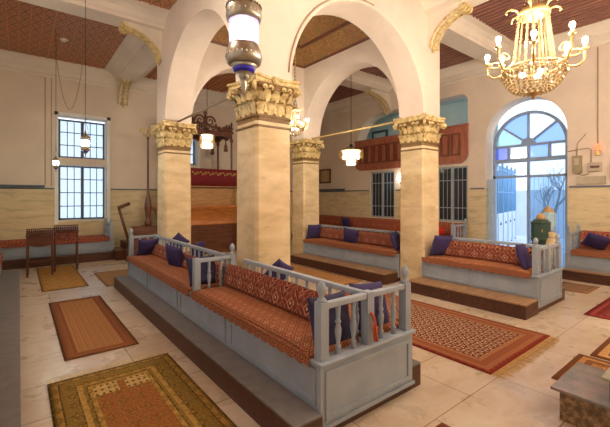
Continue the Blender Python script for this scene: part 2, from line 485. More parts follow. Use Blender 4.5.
# arcade walls (spandrels over the arches)
CROWN_R = (PX[1]-X2)/2
def spandrel(u0, u1, r):
    n = 40; c = (u0+u1)/2; R_ = (u1-u0)/2
    return [(u0, CEIL), (u0, CAPZ1)] + [(c-R_*math.cos(PI*i/n), CAPZ1+R_*math.sin(PI*i/n)) for i in range(1, n)] + [(u1, CAPZ1), (u1, CEIL)]
for nm, mf, u0, u1, t in (('wall_arcade_left', mapX, PY[0]+PS, PY[1], PX[0]), ('wall_arcade_right', mapX, PY[0]+PS, PY[1], PX[1]),
                          ('wall_arcade_near', mapY, X2, PX[1], PY[0]), ('wall_arcade_far', mapY, X2, PX[1], PY[1])):
    mb = MB(); mb.slab([spandrel(u0, u1, 0)], mf, t, t+PS); struct(nm, mb, M_plaster)

# white plaster beams from the pillars to the walls
hp = [(.55, CEIL), (.55, CEIL-.03), (.42, CEIL-.05), (.33, CEIL-.10), (.28, BEAM+.09), (.24, BEAM+.06), (.24, BEAM)]
beamprof = [(-u, v) for u, v in hp] + hp[::-1]
k = 5
def beam(axis, centre, a, b_):
    global k
    mb = MB()
    mb.slab([beamprof], (lambda u, v, t: (t, centre+u, v)) if axis == 'x' else (lambda u, v, t: (centre+u, t, v)), a, b_)
    struct('trim_%d' % k, mb, M_white); k += 1
for i in (0, 1):
    beam('x', PYC[i], XL, PX[0]); beam('x', PYC[i], X3, XR-.2)
    beam('y', PXC[i]-(.14 if i == 0 else 0), PY[1]+PS, YF-.2); beam('y', PXC[i], YN, PY[0])

# ------------------------------------------------------------------ pillars with gilded Corinthian capitals
def leaf(mb, ang, z0, h, r0, out, w, curl):
    """curled acanthus leaf standing against the bell"""
    b = mb.bm; rows = 7; cols = 5; g = []
    ca, sa = math.cos(ang), math.sin(ang)
    for i in range(rows):
        t = i/(rows-1)
        rr = r0 + out*(t**1.7); z = z0 + h*math.sin(t*PI/2*1.0) - curl*max(0, t-.75)*1.6
        if t > .8: rr += curl*(t-.8)*1.5
        ww = w*(.55+.75*math.sin(PI*min(1, t*.9+.1)))*(1 if t < .85 else .6)
        row = []
        for j in range(cols):
            s_ = (j/(cols-1)-.5)*2
            lob = 1+.18*(1 if i % 2 else -1)*abs(s_)
            q = rr + .018*(1-s_*s_) - .004
            y_ = ww*.5*s_*lob
            row.append(b.verts.new((q*ca - y_*sa, q*sa + y_*ca, z - .012*abs(s_))))
        g.append(row)
    for i in range(rows-1):
        for j in range(cols-1):
            f = b.faces.new([g[i][j], g[i][j+1], g[i+1][j+1], g[i+1][j]]); f.smooth = True; f.material_index = mb.mi
def capital_mesh():
    mb = MB(); hs = PS/2; Hc = CAPZ1-CAPZ0
    sq = lambda a, c: [(-a+c,-a),(a-c,-a),(a,-a+c),(a,a-c),(a-c,a),(-a+c,a),(-a,a-c),(-a,-a+c)]
    mb.mi = 1
    mb.loft(sq(1, .18), [(.0, hs*1.0), (.05, hs*1.0), (.055, hs*1.06), (.075, hs*1.06), (.085, hs*.99), (.2, hs*1.0), (.34, hs*1.06), (Hc-.13, hs*1.16), (Hc-.10, hs*1.2)], 0, 0)
    mb.mi = 0
    # abacus: concave sided, horned corners
    def ab(a, dip, horn):
        p = []
        for q in range(4):
            R_ = Matrix.Rotation(q*PI/2, 2)
            for t in [-1, -.92, -.7, -.4, -.14, -.13, 0, .13, .14, .4, .7, .92]:
                d = a - dip*(1-t*t)
                if abs(t) < .135: d += .035
                tt = t*a*(.93)
                p.append(tuple(R_ @ Vector((tt, -d))))
        return p
    # straight lower band with simple rotation
    plan = ab(.375, .075, 0)
    mb.loft(plan, [(Hc-.11, .90), (Hc-.085, .97), (Hc-.07, .95), (Hc-.045, .95), (Hc-.03, 1.0), (Hc, 1.0)], 0, 0)
    # leaves: two tiers on each side of the square bell
    for q in range(4):
        base = MB()
        for tier, (z0, h, out, offs, w) in enumerate(((.09, .19, .085, (-.21, -.07, .07, .21), .105), (.12, .31, .12, (-.14, 0, .14), .10))):
            for of in offs:
                tmp = MB(); tmp.mi = 0
                leaf(tmp, 0, z0, h, 0, out, w, .06)
                M = Matrix.Rotation(q*PI/2, 4, 'Z') @ Matrix.Translation((hs*.99, of, 0))
                bmesh.ops.transform(tmp.bm, matrix=M, verts=tmp.bm.verts)
                me = bpy.data.meshes.new('tmp'); tmp.bm.to_mesh(me); tmp.bm.free(); mb.bm.from_mesh(me); bpy.data.meshes.remove(me)
        # corner leaf and volute
        tmp = MB(); leaf(tmp, 0, .09, .34, 0, .12, .17, .08)
        pts = []
        for i in range(26):
            a = i/25*2.4*2*PI; r = .058*(1-i/25*.85)
            pts.append((.13+r*math.cos(a+PI), 0, .43+r*math.sin(a+PI)))
        tmp.tube([(.02, 0, .26), (.04, 0, .34), (.06, 0, .40)]+pts, .019, 6)
        tmp.sph((.13, 0, .43), .028, 8)
        M = Matrix.Rotation(q*PI/2+PI/4, 4, 'Z') @ Matrix.Translation((hs*1.2, 0, 0))
        bmesh.ops.transform(tmp.bm, matrix=M, verts=tmp.bm.verts)
        me = bpy.data.meshes.new('tmp'); tmp.bm.to_mesh(me); tmp.bm.free(); mb.bm.from_mesh(me); bpy.data.meshes.remove(me)
        # fleuron and small scrolls along the top
        tmp = MB()
        tmp.sph((.0, 0, Hc-.07), .045, 8, (.6, 1, 1))
        for sgn in (-1, 1):
            for kk, yy in ((0, .10), (1, .19)):
                pts = [(.02+.01*math.cos(0), sgn*(yy+(.034-.0012*i)*math.cos(i*.5)), Hc-.165+(.034-.0012*i)*math.sin(i*.5)) for i in range(20)]
                tmp.tube(pts, .011, 5)
        M = Matrix.Rotation(q*PI/2, 4, 'Z') @ Matrix.Translation((hs*1.17, 0, 0))
        bmesh.ops.transform(tmp.bm, matrix=M, verts=tmp.bm.verts)
        me = bpy.data.meshes.new('tmp'); tmp.bm.to_mesh(me); tmp.bm.free(); mb.bm.from_mesh(me); bpy.data.meshes.remove(me)
    bmesh.ops.translate(mb.bm, verts=mb.bm.verts, vec=(0, 0, CAPZ0))
    return mb
sqc = lambda a, c: [(-a+c,-a),(a-c,-a),(a,-a+c),(a,a-c),(a-c,a),(-a+c,a),(-a,a-c),(-a,-a+c)]
def make_pillar(x, y, label):
    t = thing('pillar', label, 'pillar', (x, y, 0))
    h = PS/2
    mb = MB(); mb.loft(sqc(1, .13), [(0, h*1.02), (2.0, h), (CAPZ0, h*.985)], 0, 0); mb.build('shaft', M_shaft, t, local=True)
    mb = MB(); mb.loft(sqc(1, .13), [(CAPZ0-.075, h*1.0), (CAPZ0-.07, h*1.05), (CAPZ0-.05, h*1.05), (CAPZ0-.045, h*1.0)], 0, 0)
    mb.build('neck_ring', M_goldline, t, local=True)
    capital_mesh().build('capital', [M_gold, M_goldrecess], t, local=True)
    mb = MB(); mb.box(-h, h, -h, h, CAPZ1, CEIL); mb.build('pier', M_plaster, t, local=True)
    return t
plabels = {(0,0): 'cream marbled pillar with gilded capital right behind the big hanging lantern, nearest pillar',
           (0,1): 'cream marbled pillar with gilded capital at the far end of the long front bench',
           (1,0): 'cream marbled pillar with gilded capital beside the bench in front of the glass door',
           (1,1): 'cream marbled pillar with gilded capital farthest back, near the framed picture'}
p0 = None
for i in (0, 1):
    for j in (0, 1):
        if p0 is None: p0 = make_pillar(PXC[i], PYC[j], plabels[(i,j)])
        else: dup(p0, (PXC[i], PYC[j], 0), label=plabels[(i,j)])

# gilded scroll brackets under the beams (foot on pier/wall, scroll under the beam)
def bracket(label, loc, rz, L=.70, Hh=.62, w=.24):
    """local: wall at x=0, projects to +x, top at z=0"""
    t = thing('scroll_bracket', label, 'bracket', loc, rz)
    n = 14
    prof = [(0, 0), (L, 0)]
    outer = []
    for i in range(n+1):
        a = PI/2*i/n
        outer.append((L - L*.95*math.sin(a)*1.0, -.10-(Hh-.10)*(1-math.cos(a))))
    prof += outer[:-1] + [(.035, -Hh), (0, -Hh)]
    mb = MB(); mb.slab([prof], lambda u, v, s_: (u, s_, v), -w/2, w/2)
    mb.build('bracket_body', M_white, t, local=True)
    mb = MB()
    for s_ in (-w/2, w/2):
        mb.tube([(L, s_, -.06)] + [(u+.012, s_, v) for u, v in outer] , .022, 6)
    mb.tube([(u+.01, 0, v-.005) for u, v in outer], .045, 8, .8)
    # leaf scales along the face
    for i in range(1, n, 2):
        u, v = outer[i]
        mb.sph((u+.01, 0, v-.02), .055, 8, (.8, 1.2, .7))
    # scroll at the tip
    for s_ in (-w*.42, 0, w*.42):
        pts = [(L-.02+.085*(1-i/30*.8)*math.cos(i*.42+1.6), s_, -.09+.085*(1-i/30*.8)*math.sin(i*.42+1.6)) for i in range(30)]
        mb.tube(pts, .024, 6)
    mb.sph((.05, 0, -Hh+.02), .055, 8, (.7, 1.2, 1)); mb.sph((.05, 0, -Hh-.05), .03, 8)
    mb.build('gilded_scroll', M_gold, t, local=True)
    return t
bracket('gilded scroll bracket on the pillar beside the crystal chandelier', (PXC[1], PY[0], BEAM), -PI/2)
bracket('gilded scroll bracket under the white beam at the upper left pillar', (PX[0], PYC[1], BEAM), PI, .74, .62)
bracket('cream gilded scroll bracket on the far wall right of the tall window', (PXC[0]-.16, YF, BEAM), -PI/2, .55, .66)
bracket('gilded scroll bracket on the right wall seen through the arches', (XR, PYC[1], BEAM), PI, 1.0, .62)

# iron tie rods across the arches
M_rod = plain('grey_tie_rod', (150, 132, 108), .5)
M_rody = plain('pale_yellow_tie_rod', (222, 196, 130), .5)
for nm, a, b_, lab, mt in (('tie_rod', (PXC[0], PY[0]+PS-.03, 3.29), (PXC[0], PY[1]+.03, 3.29), 'grey tie rod across the arch between the two left pillars', M_rod),
                       ('tie_rod', (PXC[1], PY[0]+PS-.03, 3.29), (PXC[1], PY[1]+.03, 3.29), 'pale yellow tie rod across the arch between the two right pillars', M_rody)):
    single(nm, MB().tube([a, b_], .022, 8), mt, lab, 'rod', a)

# ------------------------------------------------------------------ windows
def glassmat(name, rgb, diff=.12, fac=.85):
    m = NM(name); tr = m.node('ShaderNodeBsdfTransparent'); tr.inputs[0].default_value = lin(*rgb)
    tl = m.node('ShaderNodeBsdfTranslucent'); tl.inputs[0].default_value = lin(*rgb)
    gl = m.node('ShaderNodeBsdfGlossy'); gl.inputs['Roughness'].default_value = .08
    a = m.node('ShaderNodeMixShader'); a.inputs[0].default_value = 1-fac; m.link(tr.outputs[0], a.inputs[1]); m.link(tl.outputs[0], a.inputs[2])
    c = m.node('ShaderNodeMixShader'); c.inputs[0].default_value = .05; m.link(a.outputs[0], c.inputs[1]); m.link(gl.outputs[0], c.inputs[2])
    return m.done(c.outputs[0])
G_pale = glassmat('pale_blue_glass', (206, 222, 236))
G_frost = glassmat('old_window_glass', (226, 230, 232))
G_blue = glassmat('sky_blue_glass', (198, 216, 252))
G_violet = glassmat('violet_glass', (188, 192, 250))
G_green = glassmat('pale_green_glass', (214, 232, 232))
G_clear = glassmat('clear_glass', (240, 246, 250), fac=.95)
m = NM('room_dark_pane'); M_roomdark = m.done(m.bsdf(lin(50, 54, 62), .08, spec=.5))  # opaque pane coloured with the darkness of the room behind

def tall_window(idx, x0, x1):
    fr = MB(); W = YF+.24
    for z0, z1, rows in ((1.05, 2.60, 4), (2.82, 3.92, 3)):
        t = .045
        fr.box(x0+.02, x1-.02, W, W+.06, z0, z0+t); fr.box(x0+.02, x1-.02, W, W+.06, z1-t, z1)
        fr.box(x0+.02, x0+.02+t, W, W+.06, z0, z1); fr.box(x1-.02-t, x1-.02, W, W+.06, z0, z1)
        c = (x0+x1)/2; fr.box(c-.035, c+.035, W-.01, W+.06, z0, z1)
    f = struct('window_%d' % idx, fr, M_slate)
    for z0, z1, rows in ((1.05, 2.60, 4), (2.82, 3.92, 3)):
        bars = MB()
        for h0, h1 in ((x0+.065, (x0+x1)/2-.035), ((x0+x1)/2+.035, x1-.065)):
            for i in (1, 2): 
                xx = h0+(h1-h0)*i/3; bars.box(xx-.009, xx+.009, W+.015, W+.035, z0+.04, z1-.04)
        for i in range(1, rows+0):
            zz = z0+(z1-z0)*i/rows; bars.box(x0+.06, x1-.06, W+.013, W+.037, zz-.011, zz+.011)
        bars.build('glazing_bars', M_slate, f)
        p = MB(); p.box(x0+.05, x1-.05, W+.022, W+.028, z0+.03, z1-.03); p.build('pane', G_frost, f)
    rv = MB(); rv.box(x0, x1, YF+.02, YF+.36, 2.61, 2.81); rv.build('window_transom', M_plaster, f)
    sl = MB(); sl.box(x0-.0, x1+.0, YF+.05, YF+.4, 1.0, 1.045); sl.build('window_sill', M_white, f)
    ar = MB()
    ar.box(x0-.09, x0-.002, YF-.02, YF-.001, .95, 4.07); ar.box(x1+.002, x1+.09, YF-.02, YF-.001, .95, 4.07); ar.box(x0-.09, x1+.09, YF-.02, YF-.001, 3.982, 4.07)
    ar.build('window_surround', M_purewhite, f)
for i, (a, b_) in enumerate(FW): tall_window(i+1, a, b_)
for i, (a, b_) in enumerate(LW):  # frames and panes of the added, unseen daylight windows
    fr = MB(); W = XL-.3
    fr.box(W, W+.06, a, a+.05, 1.25, 3.98); fr.box(W, W+.06, b_-.05, b_, 1.25, 3.98); fr.box(W, W+.06, (a+b_)/2-.03, (a+b_)/2+.03, 1.25, 3.98)
    for zz in (1.25, 2.6, 3.93): fr.box(W, W+.06, a, b_, zz, zz+.05)
    f = struct('window_%d' % (i+5), fr, M_slate)
    p = MB(); p.box(W+.02, W+.028, a+.04, b_-.04, 1.28, 3.95); p.build('pane', G_clear, f)

# interior windows in the right wall (dark of the rooms behind put into the pane colour)
for i, (a, b_) in enumerate(WR):
    W = XR+.03; fr = MB(); z0, z1 = .99, 2.58
    fr.box(W, W+.06, a, a+.05, z0, z1); fr.box(W, W+.06, b_-.05, b_, z0, z1); fr.box(W, W+.06, a, b_, z0, z0+.05); fr.box(W, W+.06, a, b_, z1-.05, z1)
    c = (a+b_)/2; fr.box(W-.01, W+.06, c-.04, c+.04, z0, z1)
    f = struct('window_%d' % (i+3), fr, M_bluegrey)
    bars = MB()
    for q in (1, 2, 3):
        zz = z0+(z1-z0)*q/4
        if q != 2: bars.box(W+.012, W+.034, a+.05, b_-.05, zz-.012, zz+.012)
    for h0, h1 in ((a+.05, c-.04), (c+.04, b_-.05)):
        for q in (1, 2): yy = h0+(h1-h0)*q/3; bars.box(W+.014, W+.032, yy-.006, yy+.006, z0+.05, z1-.05)
    bars.build('glazing_bars', M_bluegrey, f)
    p = MB(); p.box(W+.036, W+.042, a+.04, b_-.04, z0+.04, z1-.04); p.build('pane', M_roomdark, f)

# gallery behind the wooden parapet
mb = MB()
gx1 = XR+1.7
mb.box(gx1, gx1+.1, GY0-.06, GY1+1.5, 2.5, 4.98)
mb.box(XR+WT, gx1, GY1+1.4, GY1+1.5, 2.5, 4.98)
mb.box(XR+WT, gx1, GY0-.06, GY1+1.4, 2.5, 2.6)
mb.box(XR+WT, gx1, GY0-.06, GY1+1.4, 4.88, 4.98)
struct('wall_gallery', mb, M_teal)
fr = MB(); fr.box(gx1-.06, gx1-.002, 9.3, 10.1, 2.6, 4.4); f = struct('door_2', fr, M_slate)
p = MB(); p.box(gx1-.075, gx1-.062, 9.4, 10.0, 2.7, 4.3); p.build('door_panel', M_teal, f)
M_moulding = wood('shade_toned_moulding_wood', (128, 72, 50), (92, 48, 34), .45, (6, 9, 1.5))  # relief shade of the panels put into a darker moulding colour
t = thing('gallery_parapet', 'long red-brown wooden gallery parapet with rounded corners high on the right wall', 'balcony', (XR-.06, GY0, GZ0))
mb = MB(); mb.slab([rounded(GY0-.02, GY1+.02, GZ0, 3.70, .28, bottom=True)], mapX, XR-.07, XR-.002); mb.build('parapet_board', M_red_wood, t)
mb = MB()
n = 12
for i in range(n):
    y0 = GY0+.18+(GY1-GY0-.36)*i/n; y1 = GY0+.18+(GY1-GY0-.36)*(i+1)/n-.05
    mb.slab([rect(y0, y1, GZ0+.22, 3.52), rect(y0+.05, y1-.05, GZ0+.27, 3.47)], mapX, XR-.10, XR-.069)
mb.build('panel_moulding', M_moulding, t)
mb = MB(); mb.box(XR-.12, XR+.02, GY0-.03, GY1+.03, 3.70, 3.75, .01); mb.build('parapet_rail', M_red_wood, t)

# ------------------------------------------------------------------ arched glass door
DX = XR+.30
yc = (DY0+DY1)/2; 
da, db = DY0+.06, DY1-.06      # frame inside the recess
fr = MB()
R_o = (db-da)/2; R_i = R_o-.07; sp = 3.02
n = 28
arc = [(yc+R_o*math.cos(PI*i/n), sp+R_o*math.sin(PI*i/n)) for i in range(n+1)]
arci = [(yc+R_i*math.cos(PI*i/n), sp+R_i*math.sin(PI*i/n)) for i in range(n+1)]
fr.slab([[(da, .0), (da+.07, .0), (da+.07, sp)] + arci[::-1][1:-1] + [(db-.07, sp), (db-.07, 0), (db, 0)] + arc], mapX, DX, DX+.08)
fr.box(DX-.01, DX+.09, da, db, 2.60, 2.70); fr.box(DX-.005, DX+.085, da, db, 3.0, 3.06)
fr.box(DX, DX+.08, da, db, 2.20, 2.26)
for yy in (yc-.47, yc, yc+.47): fr.box(DX+.005, DX+.075, yy-.03, yy+.03, 2.7, 3.02)
fr.box(DX+.005, DX+.075, yc-.03, yc+.03, 0, 2.62)
# fan ribs and hub
for a in (40, 90, 140):
    a = math.radians(a)
    p, q = Vector((yc+.10*math.cos(a), sp+.04+.10*math.sin(a))), Vector((yc+R_i*math.cos(a), sp+R_i*math.sin(a)))
    d = (q-p).normalized(); nrm = Vector((-d.y, d.x))*.022
    fr.slab([[tuple(p-nrm), tuple(q-nrm), tuple(q+nrm), tuple(p+nrm)]], mapX, DX+.005, DX+.075)
hub = [(yc+.16*math.cos(PI*i/12), sp+.03+.16*math.sin(PI*i/12)) for i in range(13)]
fr.slab([hub], mapX, DX-.01, DX+.085)
door = struct('door_1', fr, M_frame_blue)
# fan panes
angs = [180, 140, 90, 40, 0]; cols = [G_blue, G_clear, G_blue, G_green]
for i in range(4):
    a0, a1 = math.radians(angs[i+1]), math.radians(angs[i]); q = 8
    poly = [(yc+.12*math.cos(a0+(a1-a0)*j/q), sp+.04+.12*math.sin(a0+(a1-a0)*j/q)) for j in range(q+1)] + [(yc+(R_i+.02)*math.cos(a1-(a1-a0)*j/q), sp+(R_i+.02)*math.sin(a1-(a1-a0)*j/q)) for j in range(q+1)]
    mb = MB(); mb.slab([poly], mapX, DX+.035, DX+.042); mb.build('fan_pane', cols[i], door)
ys = [da+.05, yc-.47, yc, yc+.47, db-.05]
for i, g in enumerate((G_clear, G_blue, G_clear, G_violet)):   # from the right (small y) to the left
    mb = MB(); mb.box(DX+.035, DX+.042, ys[i]+.02, ys[i+1]-.02, 2.69, 3.01); mb.build('square_pane', g, door)
for a, b_ in ((da+.06, yc-.02), (yc+.02, db-.06)):
    mb = MB(); mb.box(DX+.035, DX+.042, a, b_, 2.25, 2.61); mb.build('transom_pane', G_clear, door)
mb = MB(); mb.box(DX+.035, DX+.042, da+.06, yc-.02, .02, 2.21); mb.build('door_pane', G_pale, door)
# scroll ironwork in the right leaf
mb = MB()
for i in range(7):
    yy = da+.12+i*.105; mb.tube([(DX+.06, yy, .02), (DX+.06, yy, 2.2)], .0045, 5)
for zc in (.7, 1.25, 1.8):
    for sg in (-1, 1):
        pts = [(DX+.06, da+.45+sg*(.06+.10*math.cos(i*.4)*(1-i/22)), zc+.16*math.sin(i*.4)*(1-i/22)) for i in range(20)]
        mb.tube(pts, .007, 5)
mb.build('door_grille', M_frame_blue, door)
# folding lattice gate pushed against the left reveal
M_gate = paint('pale_gate_paint', (186, 202, 216), .5, .05, 4)
t = thing('folding_gate', 'pale folding lattice gate pushed to the left side of the glass door', 'gate', (XR+.12, DY1-.16, 0))
mb = MB()
for i in range(6):
    xx = XR+.02+i*.045; mb.box(xx, xx+.014, DY1-.10-.04*(i % 2), DY1-.07-.04*(i % 2), .02, 2.18)
mb.build('gate_bars', M_gate, t)
mb = MB()
for zz in (.4, .8, 1.2, 1.6, 2.0):
    for i in range(5):
        x0 = XR+.027+i*.045
        mb.tube([(x0, DY1-.09, zz-.07), (x0+.045, DY1-.09, zz+.07)], .006, 5); mb.tube([(x0, DY1-.085, zz+.07), (x0+.045, DY1-.085, zz-.07)], .006, 5)
mb.build('gate_lattice', M_gate, t)

# courtyard beyond the door
M_court = plaster('pale_courtyard_stone', (214, 220, 226))
struct('ground', MB().box(XR+.4, 24, -6, 16, -.2, -.001), M_court)
M_courtwall = plaster('courtyard_wall', (216, 226, 236))
struct('wall_courtyard', MB().box(17.5, 17.8, -4, 14, 0, 2.0), M_courtwall)
# blue panelled courtyard fence running away from the door
t = thing('courtyard_fence', 'pale blue courtyard fence with oval-badged panels and upright bars beyond the glass door', 'fence', (XR+.55, 4.95, 0), math.radians(14))
M_fence = paint('pale_blue_fence_paint', (124, 172, 214), .5, .05, 4)
nP = 6; PW = .95
for i in range(nP):
    x0 = i*PW
    mb = MB(); mb.box(x0+.02, x0+PW-.02, -.02, .02, .05, 1.15, .006); mb.box(x0+.1, x0+PW-.1, -.03, -.021, .15, 1.05, .006); p = mb.build('panel', M_courtwall, t, local=True)
    mb = MB(); mb.sph((x0+PW/2, -.035, .80), .09, 10, (1, .25, .6)); mb.build('oval_badge', M_slate, p, local=True)
    mb = MB()
    for q in range(9): mb.tube([(x0+.06+q*.105, 0, 1.15), (x0+.06+q*.105, 0, 2.75)], .014, 5)
    mb.box(x0, x0+PW, -.015, .015, 2.6, 2.64); mb.box(x0, x0+PW, -.015, .015, 1.85, 1.88)
    mb.build('bars', M_fence, t, local=True)
mb = MB()
for i in range(nP+1): mb.box(i*PW-.03, i*PW+.03, -.03, .03, 0, 2.85)
mb.build('fence_posts', M_fence, t, local=True)
# bare tree
t = thing('bare_tree', 'bare branching tree in the bright courtyard beyond the right door leaf', 'tree', (12.8, 4.15, 0))
M_bark = plain('grey_bark', (92, 98, 106), .8)
mb = MB(); rnd = random.Random(4)
def branch(mb, p, d, L, r, dep):
    pts = [p]
    for i in range(5):
        d = (d+Vector((rnd.uniform(-.2,.2), rnd.uniform(-.2,.2), rnd.uniform(-.05,.16)))).normalized(); p = p+d*L/5; pts.append(p)
    mb.tube(pts, r, 6, .6)
    if dep > 0:
        for k in range(3):
            q = pts[rnd.randint(2, 5)]; branch(mb, q, (d+Vector((rnd.uniform(-1,1), rnd.uniform(-1,1), rnd.uniform(-.1,.6)))).normalized(), L*.66, r*.55, dep-1)
branch(mb, Vector((12.8, 4.15, 0)), Vector((0,0,1)), 1.5, .06, 4)
mb.build('trunk_and_branches', M_bark, t)

# ------------------------------------------------------------------ benches
def baluster(x, y, z0, z1, r=.022):
    h = z1-z0
    return MB().lathe(x, y, [(r*.8, z0), (r*.8, z0+h*.12), (r*1.15, z0+h*.15), (r*.6, z0+h*.2), (r*1.1, z0+h*.42), (r*1.2, z0+h*.5), (r*.7, z0+h*.62), (r*1.1, z0+h*.66), (r*.65, z0+h*.72), (r*.9, z0+h*.95), (r*.9, z1)], 10)
def post(mb, x, y, z0, z1, w=.038, finial=True):
    mb.box(x-w, x+w, y-w, y+w, z0, z1, .004)
    if finial:
        mb.lathe(x, y, [(w*.95, z1), (w*.95, z1+.012), (w*.5, z1+.03), (w*.55, z1+.045), (w*.88, z1+.075), (w*.9, z1+.10), (w*.6, z1+.13), (w*.25, z1+.142), (0, z1+.146)], 14)
LED = .545; RAIL = .947
def rail_x(root, xa, xb, y, posts, nb=2, finials=True):
    for i, x in enumerate(posts):
        mb = MB(); post(mb, x, y, LED, RAIL+.01, finial=(finials if not isinstance(finials, (list, tuple)) else finials[i])); mb.build('rail_post', M_bluegrey, root)
    mb = MB(); mb.box(xa, xb, y-.028, y+.028, RAIL-.045, RAIL, .008); mb.build('handrail', M_bluegrey, root)
    for p, q in zip(posts, posts[1:]):
        for i in range(nb):
            x = p+(q-p)*(i+1)/(nb+1); baluster(x, y, LED, RAIL-.044).build('baluster', M_bluegrey, root)
def rail_y(root, x, ya, yb, step=.17, z0=LED):
    mb = MB(); mb.box(x-.028, x+.028, ya, yb, RAIL-.045, RAIL, .008); mb.build('back_rail', M_bluegrey, root)
    n = int((yb-ya)/step)
    for i in range(n):
        baluster(x, ya+(yb-ya)*(i+.5)/n, z0, RAIL-.044, .02).build('baluster', M_bluegrey, root)
def frames(mb, axis, t, a, b_, z0, z1, n, sgn):
    """raised panel mouldings on a face; axis 'x': face at x=t"""
    w = (b_-a)/n
    for i in range(n):
        u0, u1 = a+w*i+.05, a+w*(i+1)-.05
        f = mapX if axis == 'x' else mapY
        mb.slab([rect(u0, u1, z0, z1), rect(u0+.035, u1-.035, z0+.035, z1-.035)], f, t, t+sgn*.014)
def step(root, x0, x1, y0, y1, tread):
    mb = MB(); mb.box(x0, x1, y0, y1, 0, .185); mb.build('step_riser', M_step, root)
    mb = MB(); mb.box(x0-.0, x1, y0, y1, .186, .205, .004); mb.build('step_tread', tread, root)

M_cover_flap = M_seat
def seat_cushion(name, label, x0, x1, y0, y1, z, flap_x, group=None, t=.065, flap=.075, mat=None):
    """cover laid on the ledge with a scalloped flap hanging over the front edge at flap_x"""
    mat = mat or M_seat
    mb = MB(); b = mb.bm
    nx, ny = 6, max(6, int((y1-y0)/.12))
    sgn = -1 if flap_x <= x0+1e-6 else 1
    g = []
    for j in range(ny+1):
        row = []
        for i in range(nx+1):
            u = i/nx; v = j/ny
            x = x0+(x1-x0)*u; y = y0+(y1-y0)*v
            zz = z+t*(1-.35*abs(2*u-1)**4)*(1-.4*abs(2*v-1)**10) + .012*mnoise.noise((x*3, y*3, 1.7))
            row.append(b.verts.new((x, y, zz)))
        g.append(row)
    for j in range(ny):
        for i in range(nx):
            f = b.faces.new([g[j][i], g[j][i+1], g[j+1][i+1], g[j+1][i]]); f.smooth = True
    # side skirts
    edges = [[g[0][i] for i in range(nx+1)], [g[ny][i] for i in range(nx, -1, -1)], [g[j][nx] for j in range(ny+1)], [g[j][0] for j in range(ny, -1, -1)]]
    bot = {}
    def low(v):
        if v not in bot: bot[v] = b.verts.new((v.co.x, v.co.y, z+.001))
        return bot[v]
    for E in edges:
        for p, q in zip(E, E[1:]): b.faces.new([q, p, low(p), low(q)])
    bb = [bot[g[0][i]] for i in range(nx+1)] + [bot[g[j][nx]] for j in range(1, ny+1)] + [bot[g[ny][i]] for i in range(nx-1, -1, -1)] + [bot[g[j][0]] for j in range(ny-1, 0, -1)]
    b.faces.new(bb[::-1])
    o = single(name, mb, mat, label, 'seat cushion', ((x0+x1)/2, (y0+y1)/2, z), group)
    # front flap with scalloped edge (hangs over the ledge)
    mb = MB(); ns = int((y1-y0)/.04); xf = flap_x+sgn*.006
    poly = [(y0, z+t*.6), (y1, z+t*.6)] + [(y1-(y1-y0)*i/ns, z-flap*(.45+.28*abs(math.sin(i*PI/3.0)))) for i in range(ns+1)]
    mb.slab([poly], mapX, xf, xf+sgn*.012); mb.build('cover_flap', mat, o)
    return o
def back_cushion(name, label, xb, xt, y0, y1, z0, z1, th, group=None, mat=None):
    """leaning back cushion: xb = back at the bottom, th toward sign"""
    mat = mat or M_back
    mb = MB(); b = mb.bm; n = max(4, int((y1-y0)/.1)); prof = []
    K = 10
    for i in range(K+1):
        t = i/K; prof.append((xb+(xt-xb)*t+th*(1-.35*t)*(1-.5*abs(2*t-1)**5), z0+(z1-z0)*t))
    prof += [(xt, z1-.005), (xb, z0)]
    rows = []
    for j in range(n+1):
        y = y0+(y1-y0)*j/n
        rows.append([b.verts.new((x, y, zz+(.01*mnoise.noise((y*2.5, zz, 3)) if z0 < zz else 0))) for x, zz in prof])
    m_ = len(prof)
    for A, B in zip(rows, rows[1:]):
        for i in range(m_):
            f = b.faces.new([A[i], A[(i+1)%m_], B[(i+1)%m_], B[i]]); f.smooth = i < K
    b.faces.new(rows[0]); b.faces.new(rows[-1][::-1])
    bmesh.ops.recalc_face_normals(b, faces=b.faces[:])
    return single(name, mb, mat, label, 'back cushion', (xb, (y0+y1)/2, z0), group)

# ---- long front bench
B1 = thing('double_bench', 'long blue-grey double-sided bench with end balustrade in the foreground, two pillars in it', 'bench', (2.168, 4.7, 0))
bx0, bx1, by0, by1, bm_ = 1.642, 2.693, 1.904, 7.58, 2.168
mb = MB(); e = .006
mb.box(bx0+.03, PX[0]-.012, by0+.03, by1, 0, .075); mb.box(PX[0]-.012, bx1-.005, by0+.03, PY[0]-.012, 0, .075); mb.box(PX[0]-.012, bx1-.005, PY[0]+PS+.012, by1, 0, .075)
mb.build('plinth', M_step, B1)
mb = MB()
mb.box(bx0, PX[0]-.012, by0, by1, .075, .52); mb.box(PX[0]-.012, bx1, by0, PY[0]-.012, .075, .52); mb.box(PX[0]-.012, bx1, PY[0]+PS+.012, by1, .075, .52)
mb.build('bench_body', M_bluegrey, B1)
mb = MB(); frames(mb, 'x', bx0, by0, by1, .23, .49, 4, -1); frames(mb, 'y', by0, bx0-.01, bx1+.01, .13, .48, 1, -1)
mb.box(bx0-.02, bx1+.012, by0-.02, by0-.001, .08, .105)
mb.build('panel_moulding', M_bluegrey, B1)
mb = MB(); mb.box(bx0-.022, PX[0]-.012, by0-.024, by1, .521, LED, .005); mb.box(PX[0]-.011, bx1+.022, by0-.024, PY[0]-.012, .521, LED, .005); mb.box(PX[0]-.011, bx1+.022, PY[0]+PS+.012, by1, .521, LED, .005)
mb.build('seat_ledge', M_bluegrey, B1)
step(B1, 1.405, bx0-.002, by0-.02, by1, M_tread); step(B1, bx1+.002, 2.86, by0+.03, PY[0]-.02, M_tread)
rail_x(B1, bx0+.08, bx1-.08, by0+.045, [bx0+.045, bm_, bx1-.045], 2, [True, False, True])
